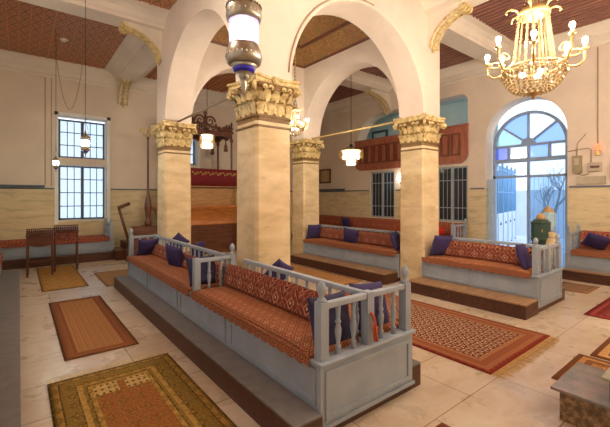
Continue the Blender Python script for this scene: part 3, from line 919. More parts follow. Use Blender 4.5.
rail_x(B1, bx0+.03, bm_, 4.27, [bx0+.05, bm_], 2, [False, True])
rail_x(B1, bx0+.03, bm_+.06, by1-.05, [bx0+.05, bm_-.02], 2, [True, False])
rail_y(B1, bm_, by0+.085, PY[0]-.06, .15); rail_y(B1, bm_-.03, 4.33, by1-.1, .17)
mb = MB(); 
pts = [(bm_+.012+.04*math.cos(a*.7), by0+.045-.045+.0*a, .73+.05*math.sin(a*.9)) for a in range(6)]
o = MB().tube([(bm_-.02, by0-.006, .80), (bm_+.0, by0-.014, .77), (bm_+.02, by0-.014, .72), (bm_+.01, by0-.03, .64), (bm_+.03, by0-.03, .575)], .012, 6)
o.tube([(bm_+.02, by0-.012, .74), (bm_-.01, by0-.02, .68), (bm_+.0, by0-.03, .58)], .009, 6)
single('cord', o, plain('orange_red_cord', (186, 84, 54), .8), 'orange-red cord tied round the middle post of the front balustrade', 'cord', (bm_, by0, .575))
seat_cushion('seat_cushion', 'orange-red woven seat cover on the near part of the long front bench', bx0-.01, 2.12, 2.0, 4.22, LED, bx0-.022)
seat_cushion('seat_cushion', 'orange-red woven seat cover on the far part of the long front bench, beyond the armrest', bx0-.01, 2.10, 4.32, 7.47, LED, bx0-.022)
seat_cushion('seat_cushion', 'red woven seat cover on the far side of the front bench, before the nearest pillar', 2.21, bx1+.01, 2.0, 3.95, LED, bx1+.022)
seat_cushion('seat_cushion', 'red woven seat cover on the hidden side of the front bench between the left pillars', 2.21, bx1+.01, 4.60, 7.47, LED, bx1+.022)
back_cushion('back_cushion', 'red-brown patterned back cushion along the near part of the long front bench', 2.10, 2.13, 2.12, 4.18, LED+.04, .85, -.13)
back_cushion('back_cushion', 'red-brown patterned back cushion under the rail between the two left pillars', 2.07, 2.095, 4.36, 7.40, LED+.04, .80, -.10)

# ---- middle bench between the right pillars, and the bench before the glass door
def row_bench(label, x0, x1, y0, y1, near_end, sx0, sx1):
    xm = (x0+x1)/2
    t = thing('double_bench', label, 'bench', (xm, (y0+y1)/2, 0))
    mb = MB(); mb.box(x0+.02, x1-.02, y0+.02, y1, 0, .075); mb.build('plinth', M_step, t)
    mb = MB(); mb.box(x0, x1, y0, y1, .075, .52); mb.build('bench_body', M_bluegrey, t)
    mb = MB(); frames(mb, 'x', x0, y0, y1, .23, .49, 2, -1); frames(mb, 'y', y0, x0, x1, .13, .48, 1, -1)
    mb.build('panel_moulding', M_bluegrey, t)
    mb = MB(); mb.box(x0-.022, x1+.022, y0-.02, y1, .521, LED, .005); mb.build('seat_ledge', M_bluegrey, t)
    step(t, sx0, x0-.002, y0, y1, M_treadwood); step(t, x1+.002, sx1, y0+.02, y1, M_treadwood)
    if near_end:
        rail_x(t, x0+.08, x1-.08, y0+.05, [x0+.045, xm, x1-.045], 2, [True, False, True]); rail_y(t, xm, y0+.09, y1-.02, .15)
    else:
        rail_y(t, xm, y0+.02, y1-.02, .15)
    return xm
b3 = (5.93, 6.93, 2.04, PY[0]-.012)
xm3 = row_bench('blue-grey double-sided bench with end balustrade in front of the glass door', *b3, True, 5.48, 7.12)
seat_cushion('seat_cushion', 'orange woven seat cover on the bench in front of the glass door', 5.92, xm3-.06, 2.13, 3.96, LED, 5.908)
back_cushion('back_cushion', 'patterned red back cushion on the bench in front of the glass door', xm3-.06, xm3-.035, 2.15, 3.93, LED+.04, .89, -.12)
seat_cushion('seat_cushion', 'orange woven seat cover on the door-facing side of the right bench', xm3+.05, 6.94, 2.13, 3.96, LED, 6.952)
b2 = (5.97, 6.97, PY[0]+PS+.014, PY[1]-.014)
xm2 = row_bench('blue-grey double-sided bench standing between the two right-hand pillars', *b2, False, 5.53, 7.16)
seat_cushion('seat_cushion', 'bright orange woven seat cover on the bench between the right pillars', 5.96, xm2-.06, 4.60, 7.60, LED, 5.948)
back_cushion('back_cushion', 'bright orange patterned back cushion on the bench between the right pillars', xm2-.06, xm2-.035, 4.62, 7.58, LED+.04, .88, -.12)
seat_cushion('seat_cushion', 'red woven seat cover on the hidden side of the bench between the right pillars', xm2+.05, 6.98, 4.60, 7.60, LED, 6.992)

# ---- wall benches (built with their back on a wall, front edge toward -x or +y by rotation)
def wall_bench(label, L, loc, rz, depth=.82, stepd=.24, endposts=(), tread=None):
    """local: back at y=0, front toward -y, length along x from 0"""
    t = thing('wall_bench', label, 'bench', loc, rz)
    mb = MB(); mb.box(0, L, -depth, -.02, .0, .52); mb.build('bench_body', M_bluegrey, t, local=True)
    mb = MB(); frames(mb, 'y', -depth, 0, L, .25, .48, max(1, int(L/1.6)), -1); mb.build('panel_moulding', M_bluegrey, t, local=True)
    mb = MB(); mb.box(0, L, -depth-.02, -.02, .521, LED, .005); mb.build('seat_ledge', M_bluegrey, t, local=True)
    mb = MB(); mb.box(0, L, -depth-stepd, -depth-.002, 0, .185); mb.build('step_riser', M_step, t, local=True)
    mb = MB(); mb.box(0, L, -depth-stepd, -depth-.002, .186, .205, .004); mb.build('step_tread', tread or M_treadwood, t, local=True)
    for xx in endposts:
        for yy in (-depth+.05, -.10):
            mb = MB(); post(mb, xx, yy, LED, RAIL+.01); mb.build('rail_post', M_bluegrey, t, local=True)
        mb = MB(); mb.box(xx-.028, xx+.028, -depth+.09, -.14, RAIL-.045, RAIL, .008); mb.build('handrail', M_bluegrey, t, local=True)
        for q in range(4): baluster(xx, -depth+.09+(depth-.23)*(q+.5)/4, LED, RAIL-.044).build('baluster', M_bluegrey, t, local=True)
    return t
def wall_cushions(lab_s, lab_b, L0, L1, loc, rz, depth=.82, back=True, bz=.96, ms=None, mbk=None):
    c, s_ = math.cos(rz), math.sin(rz)
    mb = MB(); mb.box(L0, L1, -depth-.01, -.15, LED+.001, LED+.06, .02); mb.box(L0, L1, -depth-.045, -depth-.03, LED-.05, LED+.05)
    o = mb.build('seat_cushion', ms or M_seat); o.location = loc; o.rotation_euler = (0,0,rz); tag(o, lab_s, 'seat cushion')
    if back:
        mb = MB(); mb.slab([[(-.03, LED+.01), (-.26, LED+.065), (-.25, LED+.2), (-.2, bz-.03), (-.15, bz), (-.03, bz)]], lambda u, v, t: (t, u, v), L0, L1)
        o = mb.build('back_cushion', mbk or M_wallback); o.location = loc; o.rotation_euler = (0,0,rz); tag(o, lab_b, 'back cushion')
# right wall, near part (right of the door): length along y
RZ = -PI/2      # local +x -> -y world, local -y -> -x world
wall_bench('blue-grey wall bench along the right wall, right of the glass door', 4.5, (XR, 2.62, 0), RZ, .80, .22, (.06,))
wall_cushions('red woven seat cover on the wall bench right of the glass door', 'patterned red back cushion against the wall right of the glass door', .12, 4.45, (XR, 2.62, 0), RZ, .80)
wall_bench('blue-grey wall bench along the right wall under the gallery', 7.0, (XR, YF-.05, 0), RZ, .80, .22, (6.94,))
wall_cushions('red woven seat cover on the wall bench under the gallery', 'long patterned red back cushion below the gallery windows', .1, 6.86, (XR, YF-.05, 0), RZ, .80)
# far wall, left part
wall_bench('low blue-grey wall bench along the far wall under the tall window', 3.22, (XL, YF, 0), 0, .98, .24, (3.16,), M_step)
wall_cushions('thin red seat cover on the far wall bench under the tall window', '', .05, 3.1, (XL, YF, 0), 0, .98, back=False, ms=M_wallback)
# left wall bench (only its step and end post show)
wall_bench('blue-grey wall bench at the left edge with a wide grey step', 11.4, (XL, -1.8, 0), PI/2, .86, .30, (11.34,), M_tread)
wall_cushions('orange woven seat cover on the bench at the left edge', '', .05, 11.28, (XL, -1.8, 0), PI/2, .86, back=False)

# ------------------------------------------------------------------ throw pillows
def pillow_mesh(mat, s=.42, th=.15):
    mb = MB(); b = mb.bm; n = 14; g = {}
    for side in (1, -1):
        for i in range(n+1):
            for j in range(n+1):
                u, v = i/n*2-1, j/n*2-1
                edge = max(abs(u), abs(v)) > .999
                if edge and side == -1: g[(side,i,j)] = g[(1,i,j)]; continue
                k = (1-u**2)**.5*(1-v**2)**.5 if not edge else 0
                pin = 1-.07*(1-abs(u)**2)*abs(v)**3; pin2 = 1-.07*(1-abs(v)**2)*abs(u)**3
                w = mnoise.noise((u*2.3, v*2.3, side*2))*.018*(k > 0)
                g[(side,i,j)] = b.verts.new((u*s/2*pin2, side*th/2*k**.8+w*k, v*s/2*pin))
    for side in (1, -1):
        for i in range(n):
            for j in range(n):
                q = [g[(side,i,j)], g[(side,i+1,j)], g[(side,i+1,j+1)], g[(side,i,j+1)]]
                try: f = b.faces.new(q if side == -1 else q[::-1]); f.smooth = True
                except ValueError: pass
    bmesh.ops.recalc_face_normals(b, faces=b.faces[:])
    return mb
pil0 = {}
def pillow(label, c, yaw, lean=15, roll=0, s=.42, mat=None):
    """c = centre; yaw = direction of the face normal (deg), lean backward (deg)"""
    mat = mat or M_navy
    if mat.name not in pil0:
        o = pillow_mesh(mat).build('throw_pillow', mat); pil0[mat.name] = o
    else:
        o = pil0[mat.name].copy(); C.objects.link(o)
    o.matrix_world = Matrix.Translation(c) @ Matrix.Rotation(math.radians(yaw)+PI/2, 4, 'Z') @ Matrix.Rotation(math.radians(lean), 4, 'X') @ Matrix.Rotation(math.radians(roll), 4, 'Y') @ Matrix.Scale(s/.42, 4)
    return tag(o, label, 'pillow')
ZP = LED+.065
pillow('dark blue pillow leaning on the front balustrade, left seat of the front bench', (1.90, 2.09, ZP+.135), 90, 14, 0, .40, M_dark_navy)
pillow('purple pillow on the far side seat by the near end of the front bench', (2.42, 2.15, ZP+.13), 90, 18, -5, .42)
pillow('dark purple pillow leaning on the armrest in the middle of the front bench', (1.86, 4.50, ZP+.14), 90, 28, 0, .40, M_dark_navy)
pillow('purple pillow leaning on its side against the rail of the front bench', (1.93, 5.75, ZP+.15), 200, 18, 10, .38)
pillow('purple pillow at the far end of the front bench, against the end rail', (1.92, 7.26, ZP+.13), -90, 26, 0, .38)
pillow('purple pillow tipped on a corner against the foot of the left pillar', (2.52, 7.34, ZP+.16), -90, 24, 40, .36)
pillow('small purple pillow half hidden behind the rail between the left pillars', (2.36, 5.9, ZP+.16), 0, 18, 8, .38)
pillow('bright purple pillow tipped on a corner at the foot of the nearest pillar', (2.54, 3.78, ZP+.13), -90, 30, 32, .36)
pillow('purple pillow at the left end of the bench between the right pillars', (6.13, 7.40, ZP+.18), -100, 18, 0, .40)
pillow('purple pillow tilted in the middle of the bench between the right pillars', (6.20, 6.10, ZP+.16), 200, 25, 14, .40)
pillow('purple pillow at the right end of the bench between the right pillars', (6.20, 4.78, ZP+.18), 110, 18, 0, .40)
pillow('bright purple pillow at the pillar end of the bench before the glass door', (6.22, 3.76, ZP+.18), -110, 18, 3, .42)
pillow('purple pillow leaning on the balustrade of the bench before the glass door', (6.20, 2.33, ZP+.155), 100, 20, -4, .42)
pillow('small purple pillow on the far side of the bench before the glass door', (6.72, 2.34, ZP+.17), 90, 20, 10, .38)
pillow('dark purple pillow slumped on the wall bench right of the glass door', (9.34, 2.15, ZP+.17), 185, 42, 24, .42)
pillow('purple pillow on the wall bench under the gallery, near the framed picture', (9.45, 9.55, ZP+.16), 185, 22, 6, .40)
pillow('dark pillow at the end of the bench at the left edge', (-.52, 9.30, ZP+.17), -90, 15, 0, .42, M_dark_navy)
mb = MB(); mb.sph((9.36, 5.75, ZP+.12), .2, 14, (.55, 1, .62))
single('red_cushion', mb, M_red, 'bright red round cushion on the wall bench under the gallery window', 'cushion', (9.36, 5.75, ZP))

M_fringe = plain('golden_fringe', (196, 154, 92), .9)
# ------------------------------------------------------------------ rugs
def rug(name, label, x0, x1, y0, y1, bands, field, fringe=(), repeat=.16, th=.012, wav=True):
    W, L = x1-x0, y1-y0
    mb = MB(); b = mb.bm; nx, ny = max(4, int(W/.1)), max(4, int(L/.1)); g = []
    for lay in (0, 1):
        g.append([[b.verts.new((x0+W*i/nx, y0+L*j/ny, .001 if lay == 0 else th+.004*mnoise.noise((x0+W*i/nx*2, y0+L*j/ny*2, 5)))) for i in range(nx+1)] for j in range(ny+1)])
    for lay in (0, 1):
        for j in range(ny):
            for i in range(nx):
                q = [g[lay][j][i], g[lay][j][i+1], g[lay][j+1][i+1], g[lay][j+1][i]]
                f = b.faces.new(q if lay else q[::-1]); f.smooth = bool(lay)
    rim = lambda G: [G[0][i] for i in range(nx)] + [G[j][nx] for j in range(ny)] + [G[ny][i] for i in range(nx, 0, -1)] + [G[j][0] for j in range(ny, 0, -1)]
    A, B = rim(g[0]), rim(g[1]); n = len(A)
    for i in range(n): b.faces.new([A[i], A[(i+1)%n], B[(i+1)%n], B[i]])
    o = single(name, mb, rug_mat(name+'_weave', W, L, bands, field, repeat=repeat), label, 'rug', (x0+W/2, y0+L/2, 0))
    for yy, sg in fringe:
        f = MB(); q = int(W/.022); r = random.Random(3)
        for i in range(q):
            x = x0+W*(i+.5)/q; l = r.uniform(.08, .15); dx = r.uniform(-.02, .02)
            v = [f.bm.verts.new(p) for p in ((x-.009, yy, .006), (x+.009, yy, .006), (x+dx+.007, yy+sg*l, .003), (x+dx-.007, yy+sg*l, .003))]
            f.bm.faces.new(v if sg < 0 else v[::-1])
        f.build('fringe', M_ivory if name == 'prayer_rug' else M_fringe, o)
    return o
# prayer rug in the foreground: olive-gold with rust field
def prayer_mat(W, L):
    m = NM('olive_prayer_rug_weave'); g = m.tc('Generated'); u, v, _ = m.sep(g)
    U = m.M('MULTIPLY', u, W); V = m.M('MULTIPLY', v, L)
    eu = m.M('MINIMUM', U, m.M('SUBTRACT', W, U)); e = m.M('MINIMUM', eu, m.M('SUBTRACT', L, V))
    e = m.M('MINIMUM', e, V)
    wv = m.noise(m.comb(U, V), 26, 3)
    def fr(a, k, o=0.0): return m.M('ABSOLUTE', m.M('SUBTRACT', m.M('FRACT', m.M('ADD', m.M('MULTIPLY', a, 1/k), o)), .5))
    olive, gold, dark, rust, cream, brown = lin(130, 106, 50), lin(186, 148, 76), lin(70, 56, 30), lin(150, 86, 48), lin(206, 176, 116), lin(106, 76, 38)
    bc = m.ramp(m.M('DIVIDE', e, .4), [(0, dark), (.035, olive), (.07, gold), (.17, dark), (.20, olive), (.47, dark), (.50, gold), (.60, olive), (.66, dark), (.69, gold)], True)
    mot = m.M('ADD', fr(U, .12, .2), fr(V, .17, .1)); mot = m.M('LESS_THAN', m.M('ADD', mot, m.M('MULTIPLY', wv, .6)), .66)
    bc = m.mix(m.M('MULTIPLY', mot, .5), bc, dark)
    mot2 = m.M('ADD', fr(U, .12, .2), fr(V, .17, .1)); mot2 = m.M('LESS_THAN', m.M('ADD', mot2, m.M('MULTIPLY', wv, .4)), .3)
    bc = m.mix(m.M('MULTIPLY', mot2, .6), bc, gold)
    # rust niche with cream panels at the far end
    fd = m.M('ADD', fr(U, .14), fr(V, .2)); field = m.mix(m.M('MULTIPLY', m.M('LESS_THAN', m.M('ADD', fd, m.M('MULTIPLY', wv, .5)), .55), .45), rust, brown)
    top = m.M('GREATER_THAN', V, L-.50)
    cx_ = m.M('ABSOLUTE', m.M('SUBTRACT', U, W/2))
    arrow = m.M('GREATER_THAN', cx_, .03)
    pan = m.mix(m.M('LESS_THAN', m.M('ADD', fr(U, .05), fr(V, .08)), .3), cream, dark)
    field = m.mix(m.M('MULTIPLY', top, arrow), field, pan)
    c = m.mix(m.M('GREATER_THAN', e, .31), bc, field)
    c = m.mix(m.ramp(wv, [(.42, (0,0,0,1)), (.62, (.6,.6,.6,1))]), c, olive)
    c = m.mix(m.ramp(m.noise(m.comb(U, V), 55, 3), [(.5, (0,0,0,1)), (.62, (.5,.5,.5,1))]), c, gold)
    return m.done(m.bsdf(c, .95, normal=m.bump(m.noise(m.comb(U, V), 160, 2), .25, .003), spec=.1))
dummy = ((0, (90, 70, 30)), (.03, (120, 90, 40)), (.2, (90, 70, 30)))
o = rug('prayer_rug', 'worn olive-gold prayer rug with rust field in the left foreground', .20, 1.26, 2.2, 4.0, dummy, ((120,90,40),)*4, ((4.0, 1),))
o.data.materials.clear(); o.data.materials.append(prayer_mat(1.06, 1.8))
rug('runner_rug', 'faded tan and rust rug on the left aisle floor, second from the front', .37, 1.09, 4.48, 7.07,
    ((0, (92, 60, 40)), (.02, (136, 84, 56)), (.10, (120, 68, 46)), (.13, (150, 100, 62))), ((168, 120, 74), (150, 96, 58), (138, 84, 52), (186, 142, 92)), repeat=.07)
rug('striped_mat', 'small striped yellow-tan mat under the two wooden stands', .32, 1.05, 8.0, 10.7,
    ((0, (120, 92, 46)), (.02, (170, 132, 70)), (.05, (150, 112, 56))), ((172, 130, 68), (182, 138, 80), (164, 112, 62), (176, 140, 84)), repeat=.4)
rug('patterned_rug', 'large fringed rust-red rug with cream lattice before the glass-door bench', 3.54, 5.08, 1.62, 4.6,
    ((0, (128, 44, 36)), (.05, (162, 108, 72)), (.11, (146, 88, 60)), (.19, (170, 120, 82)), (.23, (92, 48, 38))), ((112, 58, 44), (92, 48, 38), (150, 96, 66), (228, 206, 170)), ((1.62, -1),), repeat=.105)
rug('red_rug', 'deep red rug cut by the right edge of the photo', 6.40, 8.2, -.4, 1.62,
    ((0, (120, 36, 36)), (.05, (156, 66, 58)), (.10, (108, 38, 38)), (.2, (140, 70, 58))), ((134, 56, 50), (104, 42, 42), (164, 92, 72), (196, 138, 108)), repeat=.2)
rug('brown_mat', 'small brown mat on the floor in front of the right wall bench', 7.80, 8.55, 1.92, 2.5,
    ((0, (150, 112, 76)), (.06, (128, 96, 68)), (.1, (134, 100, 72))), ((136, 104, 78), (126, 94, 68), (146, 112, 80), (150, 120, 90)), repeat=.1)
rug('tan_mat', 'small tan mat beside the far corner of the long front bench', 1.30, 1.98, 7.72, 9.25,
    ((0, (140, 108, 72)), (.05, (160, 126, 88))), ((164, 130, 92), (150, 112, 76), (140, 100, 66), (172, 140, 102)), repeat=.1)
rug('striped_kilim', 'brown striped kilim behind the speckled stone steps', 3.92, 4.74, -.6, 1.24,
    ((0, (110, 66, 40)), (.05, (196, 150, 96)), (.1, (120, 76, 48)), (.16, (186, 140, 92))), ((176, 128, 84), (110, 62, 42), (140, 90, 56), (206, 168, 112)), repeat=.12)
rug('medallion_rug', 'cream and orange-red medallion rug at the lower right edge', 4.80, 6.2, -1.4, 1.16,
    ((0, (120, 76, 48)), (.05, (214, 178, 118)), (.12, (110, 70, 48)), (.18, (196, 160, 110))), ((158, 104, 72), (104, 66, 48), (196, 84, 54), (218, 186, 134)), repeat=.3)
rug('small_rug', 'small rust rug whose corner shows at the bottom edge, near the bench end', 1.62, 2.49, .2, 1.5,
    ((0, (120, 66, 44)), (.05, (176, 120, 80)), (.12, (120, 62, 44))), ((140, 84, 58), (110, 58, 44), (166, 110, 76), (206, 172, 128)), repeat=.1)
rug('tan_runner', 'narrow tan runner on the floor before the bench between the right pillars', 4.75, 5.45, 5.0, 7.6,
    ((0, (150, 106, 66)), (.06, (190, 146, 96))), ((186, 142, 94), (176, 124, 78), (160, 104, 64), (204, 164, 112)), repeat=.1)

# ------------------------------------------------------------------ stone steps at the lower right
t = thing('stone_steps', 'two speckled stone steps with grey marble tops at the lower right corner', 'steps', (3.5, .4, 0))
mb = MB(); mb.box(3.24, 3.80, -.5, .97, 0, .225); mb.build('lower_block', M_block, t)
mb = MB(); mb.box(3.20, 3.86, -.5, 1.02, .226, .25, .006); mb.build('lower_top', M_greymarble, t)
mb = MB(); mb.box(3.27, 3.80, -.5, .68, .251, .405); mb.build('upper_block', M_block, t)
mb = MB(); mb.box(3.23, 3.86, -.5, .72, .406, .43, .006); mb.build('upper_top', speckle('greenish_marble_top', (122, 126, 104), (150, 150, 122), (182, 178, 148), 8), t)

# ------------------------------------------------------------------ two wooden reading stands
def stand(label, loc, rz, lattice, pmat):
    t = thing('reading_stand', label, 'reading stand', loc, rz)
    w, d = .46, .28
    for x in (-w/2, w/2):
        for y in (-d/2, d/2):
            h = .80 if y < 0 else .86
            mb = MB(); mb.box(x-.02, x+.02, y-.02, y+.02, 0, h, .004); mb.build('leg', M_stand, t, local=True)
    for x in (-w/2, w/2):
        mb = MB(); mb.box(x-.012, x+.012, -d/2+.021, d/2-.021, .26, .30); mb.build('stretcher', M_stand, t, local=True)
    mb = MB(); mb.box(-w/2+.021, w/2-.021, -.012, .012, .265, .295); mb.build('stretcher', M_stand, t, local=True)
    mb = MB()
    n = 20
    mb.slab([[(-w/2+.02, .86), (-w/2+.02, .62)] + [(-w/2+.02+(w-.04)*i/n, .62-.05*math.sin(PI*i/n)*(1 if not lattice else .2)+.02) for i in range(1, n)] + [(w/2-.02, .62), (w/2-.02, .86)]], lambda u, v, s_: (u, s_, v), -d/2-.008, -d/2+.012)
    mb.box(-w/2+.02, -w/2+.035, -d/2+.02, d/2-.02, .66, .84); mb.box(w/2-.035, w/2-.02, -d/2+.02, d/2-.02, .66, .84)
    mb.build('apron', pmat, t, local=True)
    b = MB(); v = []
    b.slab([[(-d/2-.03, .80), (d/2+.03, .88), (d/2+.03, .90), (-d/2-.03, .82)]], lambda u, v_, s_: (s_, u, v_), -w/2-.03, w/2+.03); b.build('sloping_top', M_stand, t, local=True)
    for i in range(13):
        x = -w/2+w*i/12; mb = MB(); mb.lathe(x, -d/2-.01, [(.010, .83), (.015, .85), (.009, .87), (.014, .90), (.009, .945)], 8); mb.build('spindle', M_stand, t, local=True)
    mb = MB(); mb.box(-w/2-.02, w/2+.02, -d/2-.022, -d/2+.002, .945, .962, .003); mb.build('gallery_rail', M_stand, t, local=True)
    t.scale = (.94, 1, 1.07 if not lattice else 1.10)
    return t
def carved():
    m = NM('carved_lattice_wood'); v = m.tc('Object'); d = m.vor(v, 22)
    return m.done(m.bsdf(m.ramp(d, [(.25, lin(44, 20, 16)), (.5, lin(134, 66, 42))]), .5, normal=m.bump(d, .6)))
stand('dark wooden reading stand with spindle gallery and scalloped apron, left of the pair', (.36, 9.74, 0), math.radians(-3), False, M_stand)
stand('dark wooden reading stand with spindle gallery and carved apron, right of the pair', (.86, 10.08, 0), math.radians(-3), True, carved())

# ------------------------------------------------------------------ raised pulpit at the far wall
PU = thing('pulpit', 'raised wooden pulpit with honey ledge, canopy posts and carved cresting at the far wall', 'pulpit', (4.45, 11.0, 0))
def rr(a, b_, r, n=8):
    p = []
    for sx, sy, a0 in ((1,1,0), (-1,1,PI/2), (-1,-1,PI), (1,-1,3*PI/2)):
        for i in range(n+1):
            t = a0+PI/2*i/n; p.append((sx*(a-r)+r*math.cos(t), sy*(b_-r)+r*math.sin(t)))
    return p
plan = rr(1.18, .72, .45)
mb = MB(); mb.loft(plan, [(0, 1), (.07, 1), (.08, .97), (.86, .97)], 4.45, 11.05); mb.build('pulpit_base', M_brown, PU)
mb = MB(); mb.loft(plan, [(.861, .98), (.88, 1.02), (.90, 1.02), (.96, .98), (1.1, 1.0), (1.24, 1.06), (1.34, 1.12), (1.38, 1.16), (1.43, 1.16), (1.45, 1.1)], 4.45, 11.05, True); mb.build('flared_ledge', M_orange, PU)
mb = MB(); mb.loft(plan, [(1.451, .93), (1.96, .93)], 4.45, 11.05); mb.build('parapet', wood('pale_honey_panel', (186, 142, 88), (150, 104, 60), .4), PU)
mb = MB(); mb.loft(plan, [(1.961, .97), (2.02, .97)], 4.45, 11.05); mb.build('parapet_rail', M_brown, PU)
for sx in (-1, 1):
    for sy in (-1, 1):
        x, y = 4.45+sx*.88, 11.05+sy*.50
        mb = MB(); mb.lathe(x, y, [(.05, 2.021), (.05, 2.15), (.06, 2.17), (.03, 2.22), (.032, 3.0), (.03, 3.42), (.055, 3.46), (.055, 3.52), (.03, 3.54), (.03, 3.62)], 12); mb.build('canopy_post', M_brown, PU)
# carved cresting
mb = MB()
def scroll(mb, c, ux, r, sg, th=.022, turns=1.5):
    pts = []
    for i in range(24):
        a = i/23*turns*2*PI; q = r*(1-i/23*.8)
        pts.append((c[0]+ux[0]*sg*q*math.cos(a), c[1]+ux[1]*sg*q*math.cos(a), c[2]+q*math.sin(a)))
    mb.tube(pts, th, 6, .6)
for (xa, ya, xb, yb) in ((3.57, 10.55, 5.33, 10.55), (3.57, 11.55, 5.33, 11.55), (3.57, 10.55, 3.57, 11.55), (5.33, 10.55, 5.33, 11.55)):
    L = math.hypot(xb-xa, yb-ya); ux = ((xb-xa)/L, (yb-ya)/L); n = max(2, round(L/.36))
    f = lambda u, v, t: (xa+ux[0]*u-ux[1]*t, ya+ux[1]*u+ux[0]*t, v)
    poly = [(0, 3.70), (L, 3.70)] + [(L-L*i/40, 3.62-.10*abs(math.sin(PI*n*i/40))*0-.09*(1-abs(math.sin(PI*n/2*i/40)))) for i in range(41)]
    mb.slab([poly], f, -.03, .03)
    mb.slab([rect(-.04, L+.04, 3.70, 3.75)], f, -.05, .05)
    for i in range(n):
        u = L*(i+.5)/n; c = (xa+ux[0]*u, ya+ux[1]*u, 3.84)
        pk = 1.0 if (L < 1.2 or i in (n//2-1, n//2)) else .75
        scroll(mb, (c[0]-ux[0]*.08, c[1]-ux[1]*.08, 3.75+.10*pk), ux, .10*pk, -1); scroll(mb, (c[0]+ux[0]*.08, c[1]+ux[1]*.08, 3.75+.10*pk), ux, .10*pk, 1)
        mb.sph((c[0], c[1], 3.78+.18*pk), .05, 8, (.7, .7, 1.5))
    if L > 1.2:
        cxm, cym = (xa+xb)/2, (ya+yb)/2
        scroll(mb, (cxm-ux[0]*.16, cym-ux[1]*.16, 4.02), ux, .17, -1, .03); scroll(mb, (cxm+ux[0]*.16, cym+ux[1]*.16, 4.02), ux, .17, 1, .03)
        mb.lathe(cxm, cym, [(.05, 3.75), (.03, 4.0), (.06, 4.12), (.03, 4.2), (.05, 4.26), (0, 4.36)], 8)
for sx in (-1, 1):
    for sy in (-1, 1):
        x, y = 4.45+sx*.88, 11.05+sy*.5
        mb.lathe(x, y, [(.06, 3.75), (.03, 3.80), (.06, 3.87), (.025, 3.94), (.045, 4.0), (0, 4.1)], 10)
        # hanging drop beside each post
        mb.lathe(x-sx*.2, y, [(.0, 3.12), (.07, 3.14), (.05, 3.3), (.02, 3.38), (.012, 3.62)], 10)
mb.build('carved_cresting', M_brown, PU)
# steps up on both sides of the pulpit
for sx in (-1, 1):
    for i in range(4):
        x0 = 4.45+sx*(1.30+.28*(3-i)); x1 = x0+sx*.28
        mb = MB(); mb.box(min(x0,x1), max(x0,x1), 10.75, 11.6, 0, .2*(i+1)+.06, .006); mb.build('stair_step', M_brown, PU)
# side screen and slender lamp posts
for sx in (-1, 1):
    xp = 4.45+sx*1.63
    mb = MB(); mb.box(xp-.42, xp+.42, 10.60, 10.66, 0, .86); mb.box(xp-.44, xp+.44, 10.58, 10.68, .86, .90, .005); mb.build('stair_screen', M_brown, PU)
    mb = MB(); mb.lathe(xp, 10.63, [(.09, .901), (.10, 1.0), (.06, 1.06), (.07, 1.2), (.10, 1.4), (.08, 1.62), (.04, 1.75), (.03, 1.95), (.025, 3.3), (.04, 3.34), (.02, 3.4)], 12)
    q = mb.build('lamp_post', M_brown, PU)
    mb = MB(); mb.sph((xp, 10.63, 3.42), .06, 10)
    for a in range(5):
        an = a*2*PI/5
        mb.tube([(xp, 10.63, 3.40), (xp+.12*math.cos(an), 10.63+.12*math.sin(an), 3.40), (xp+.19*math.cos(an), 10.63+.19*math.sin(an), 3.52)], .014, 6); mb.sph((xp+.19*math.cos(an), 10.63+.19*math.sin(an), 3.55), .04, 8, (1,1,1.4))
    mb.sph((xp, 10.63, 3.58), .045, 8, (1,1,1.8)); mb.build('gilded_top', M_gold, q)
# slanted handrail with newel at the foot of the left steps
mb = MB(); mb.tube([(2.34, 10.5, .36), (2.06, 10.5, 1.40)], .035, 8); mb.tube([(2.03, 10.5, 1.41), (2.32, 10.5, 1.53)], .045, 8)
mb.build('handrail', M_brown, PU)
mb = MB(); mb.box(2.22, 2.56, 10.3, 10.56, 0, .32, .008); mb.box(2.24, 2.54, 10.32, 10.54, .321, .36); mb.build('stair_foot', M_brown, PU)
# velvet cloth with gold scroll embroidery
V_ = thing('velvet_cloth', 'dark red velvet cloth with gold scroll embroidery hung on the pulpit parapet', 'cloth', (4.75, 10.36, 2.03))
M_velvet = plain('dark_red_velvet', (112, 18, 26), .85)
def wavy(x): return 10.335+.012*math.sin(x*17)
mb = MB(); b = mb.bm; n = 50; rows = []
for i in range(n+1):
    x = 3.80+1.75*i/n; rows.append([b.verts.new((x, wavy(x)-o_, z)) for z, o_ in ((2.54, -.10), (2.55, -.03), (2.53, 0), (2.26, .004), (2.01, .01))] + [b.verts.new((x, wavy(x)+.02-o_, z)) for z, o_ in ((2.01, .01), (2.26, .004), (2.52, 0), (2.53, -.10))])
for A, B in zip(rows, rows[1:]):
    for q in range(len(A)):
        f = b.faces.new([A[q], A[(q+1)%len(A)], B[(q+1)%len(A)], B[q]]); f.smooth = True
b.faces.new(rows[0]); b.faces.new(rows[-1][::-1]); bmesh.ops.recalc_face_normals(b, faces=b.faces[:])
mb.build('cloth', M_velvet, V_)
mb = MB()
for i in range(7):
    x = 3.95+i*.24
    pts = [(x+.12*j/14, wavy(x+.12*j/14)-.018, 2.40+.05*math.sin(j/14*2*PI)) for j in range(15)] ; mb.tube(pts, .011, 5)
    pts = [(x+.17+.045*math.cos(j*.5)*(1-j/20), wavy(x+.17)-.018, 2.40+.05*math.sin(j*.5)*(1-j/20)) for j in range(18)]; mb.tube(pts, .010, 5)
mb.build('gold_embroidery', M_brass, V_)
mb = MB(); mb.tube([(3.80+1.75*i/n, wavy(3.80+1.75*i/n)-.014, 2.015) for i in range(n+1)], .016, 5); mb.build('gold_hem', M_brass, V_)

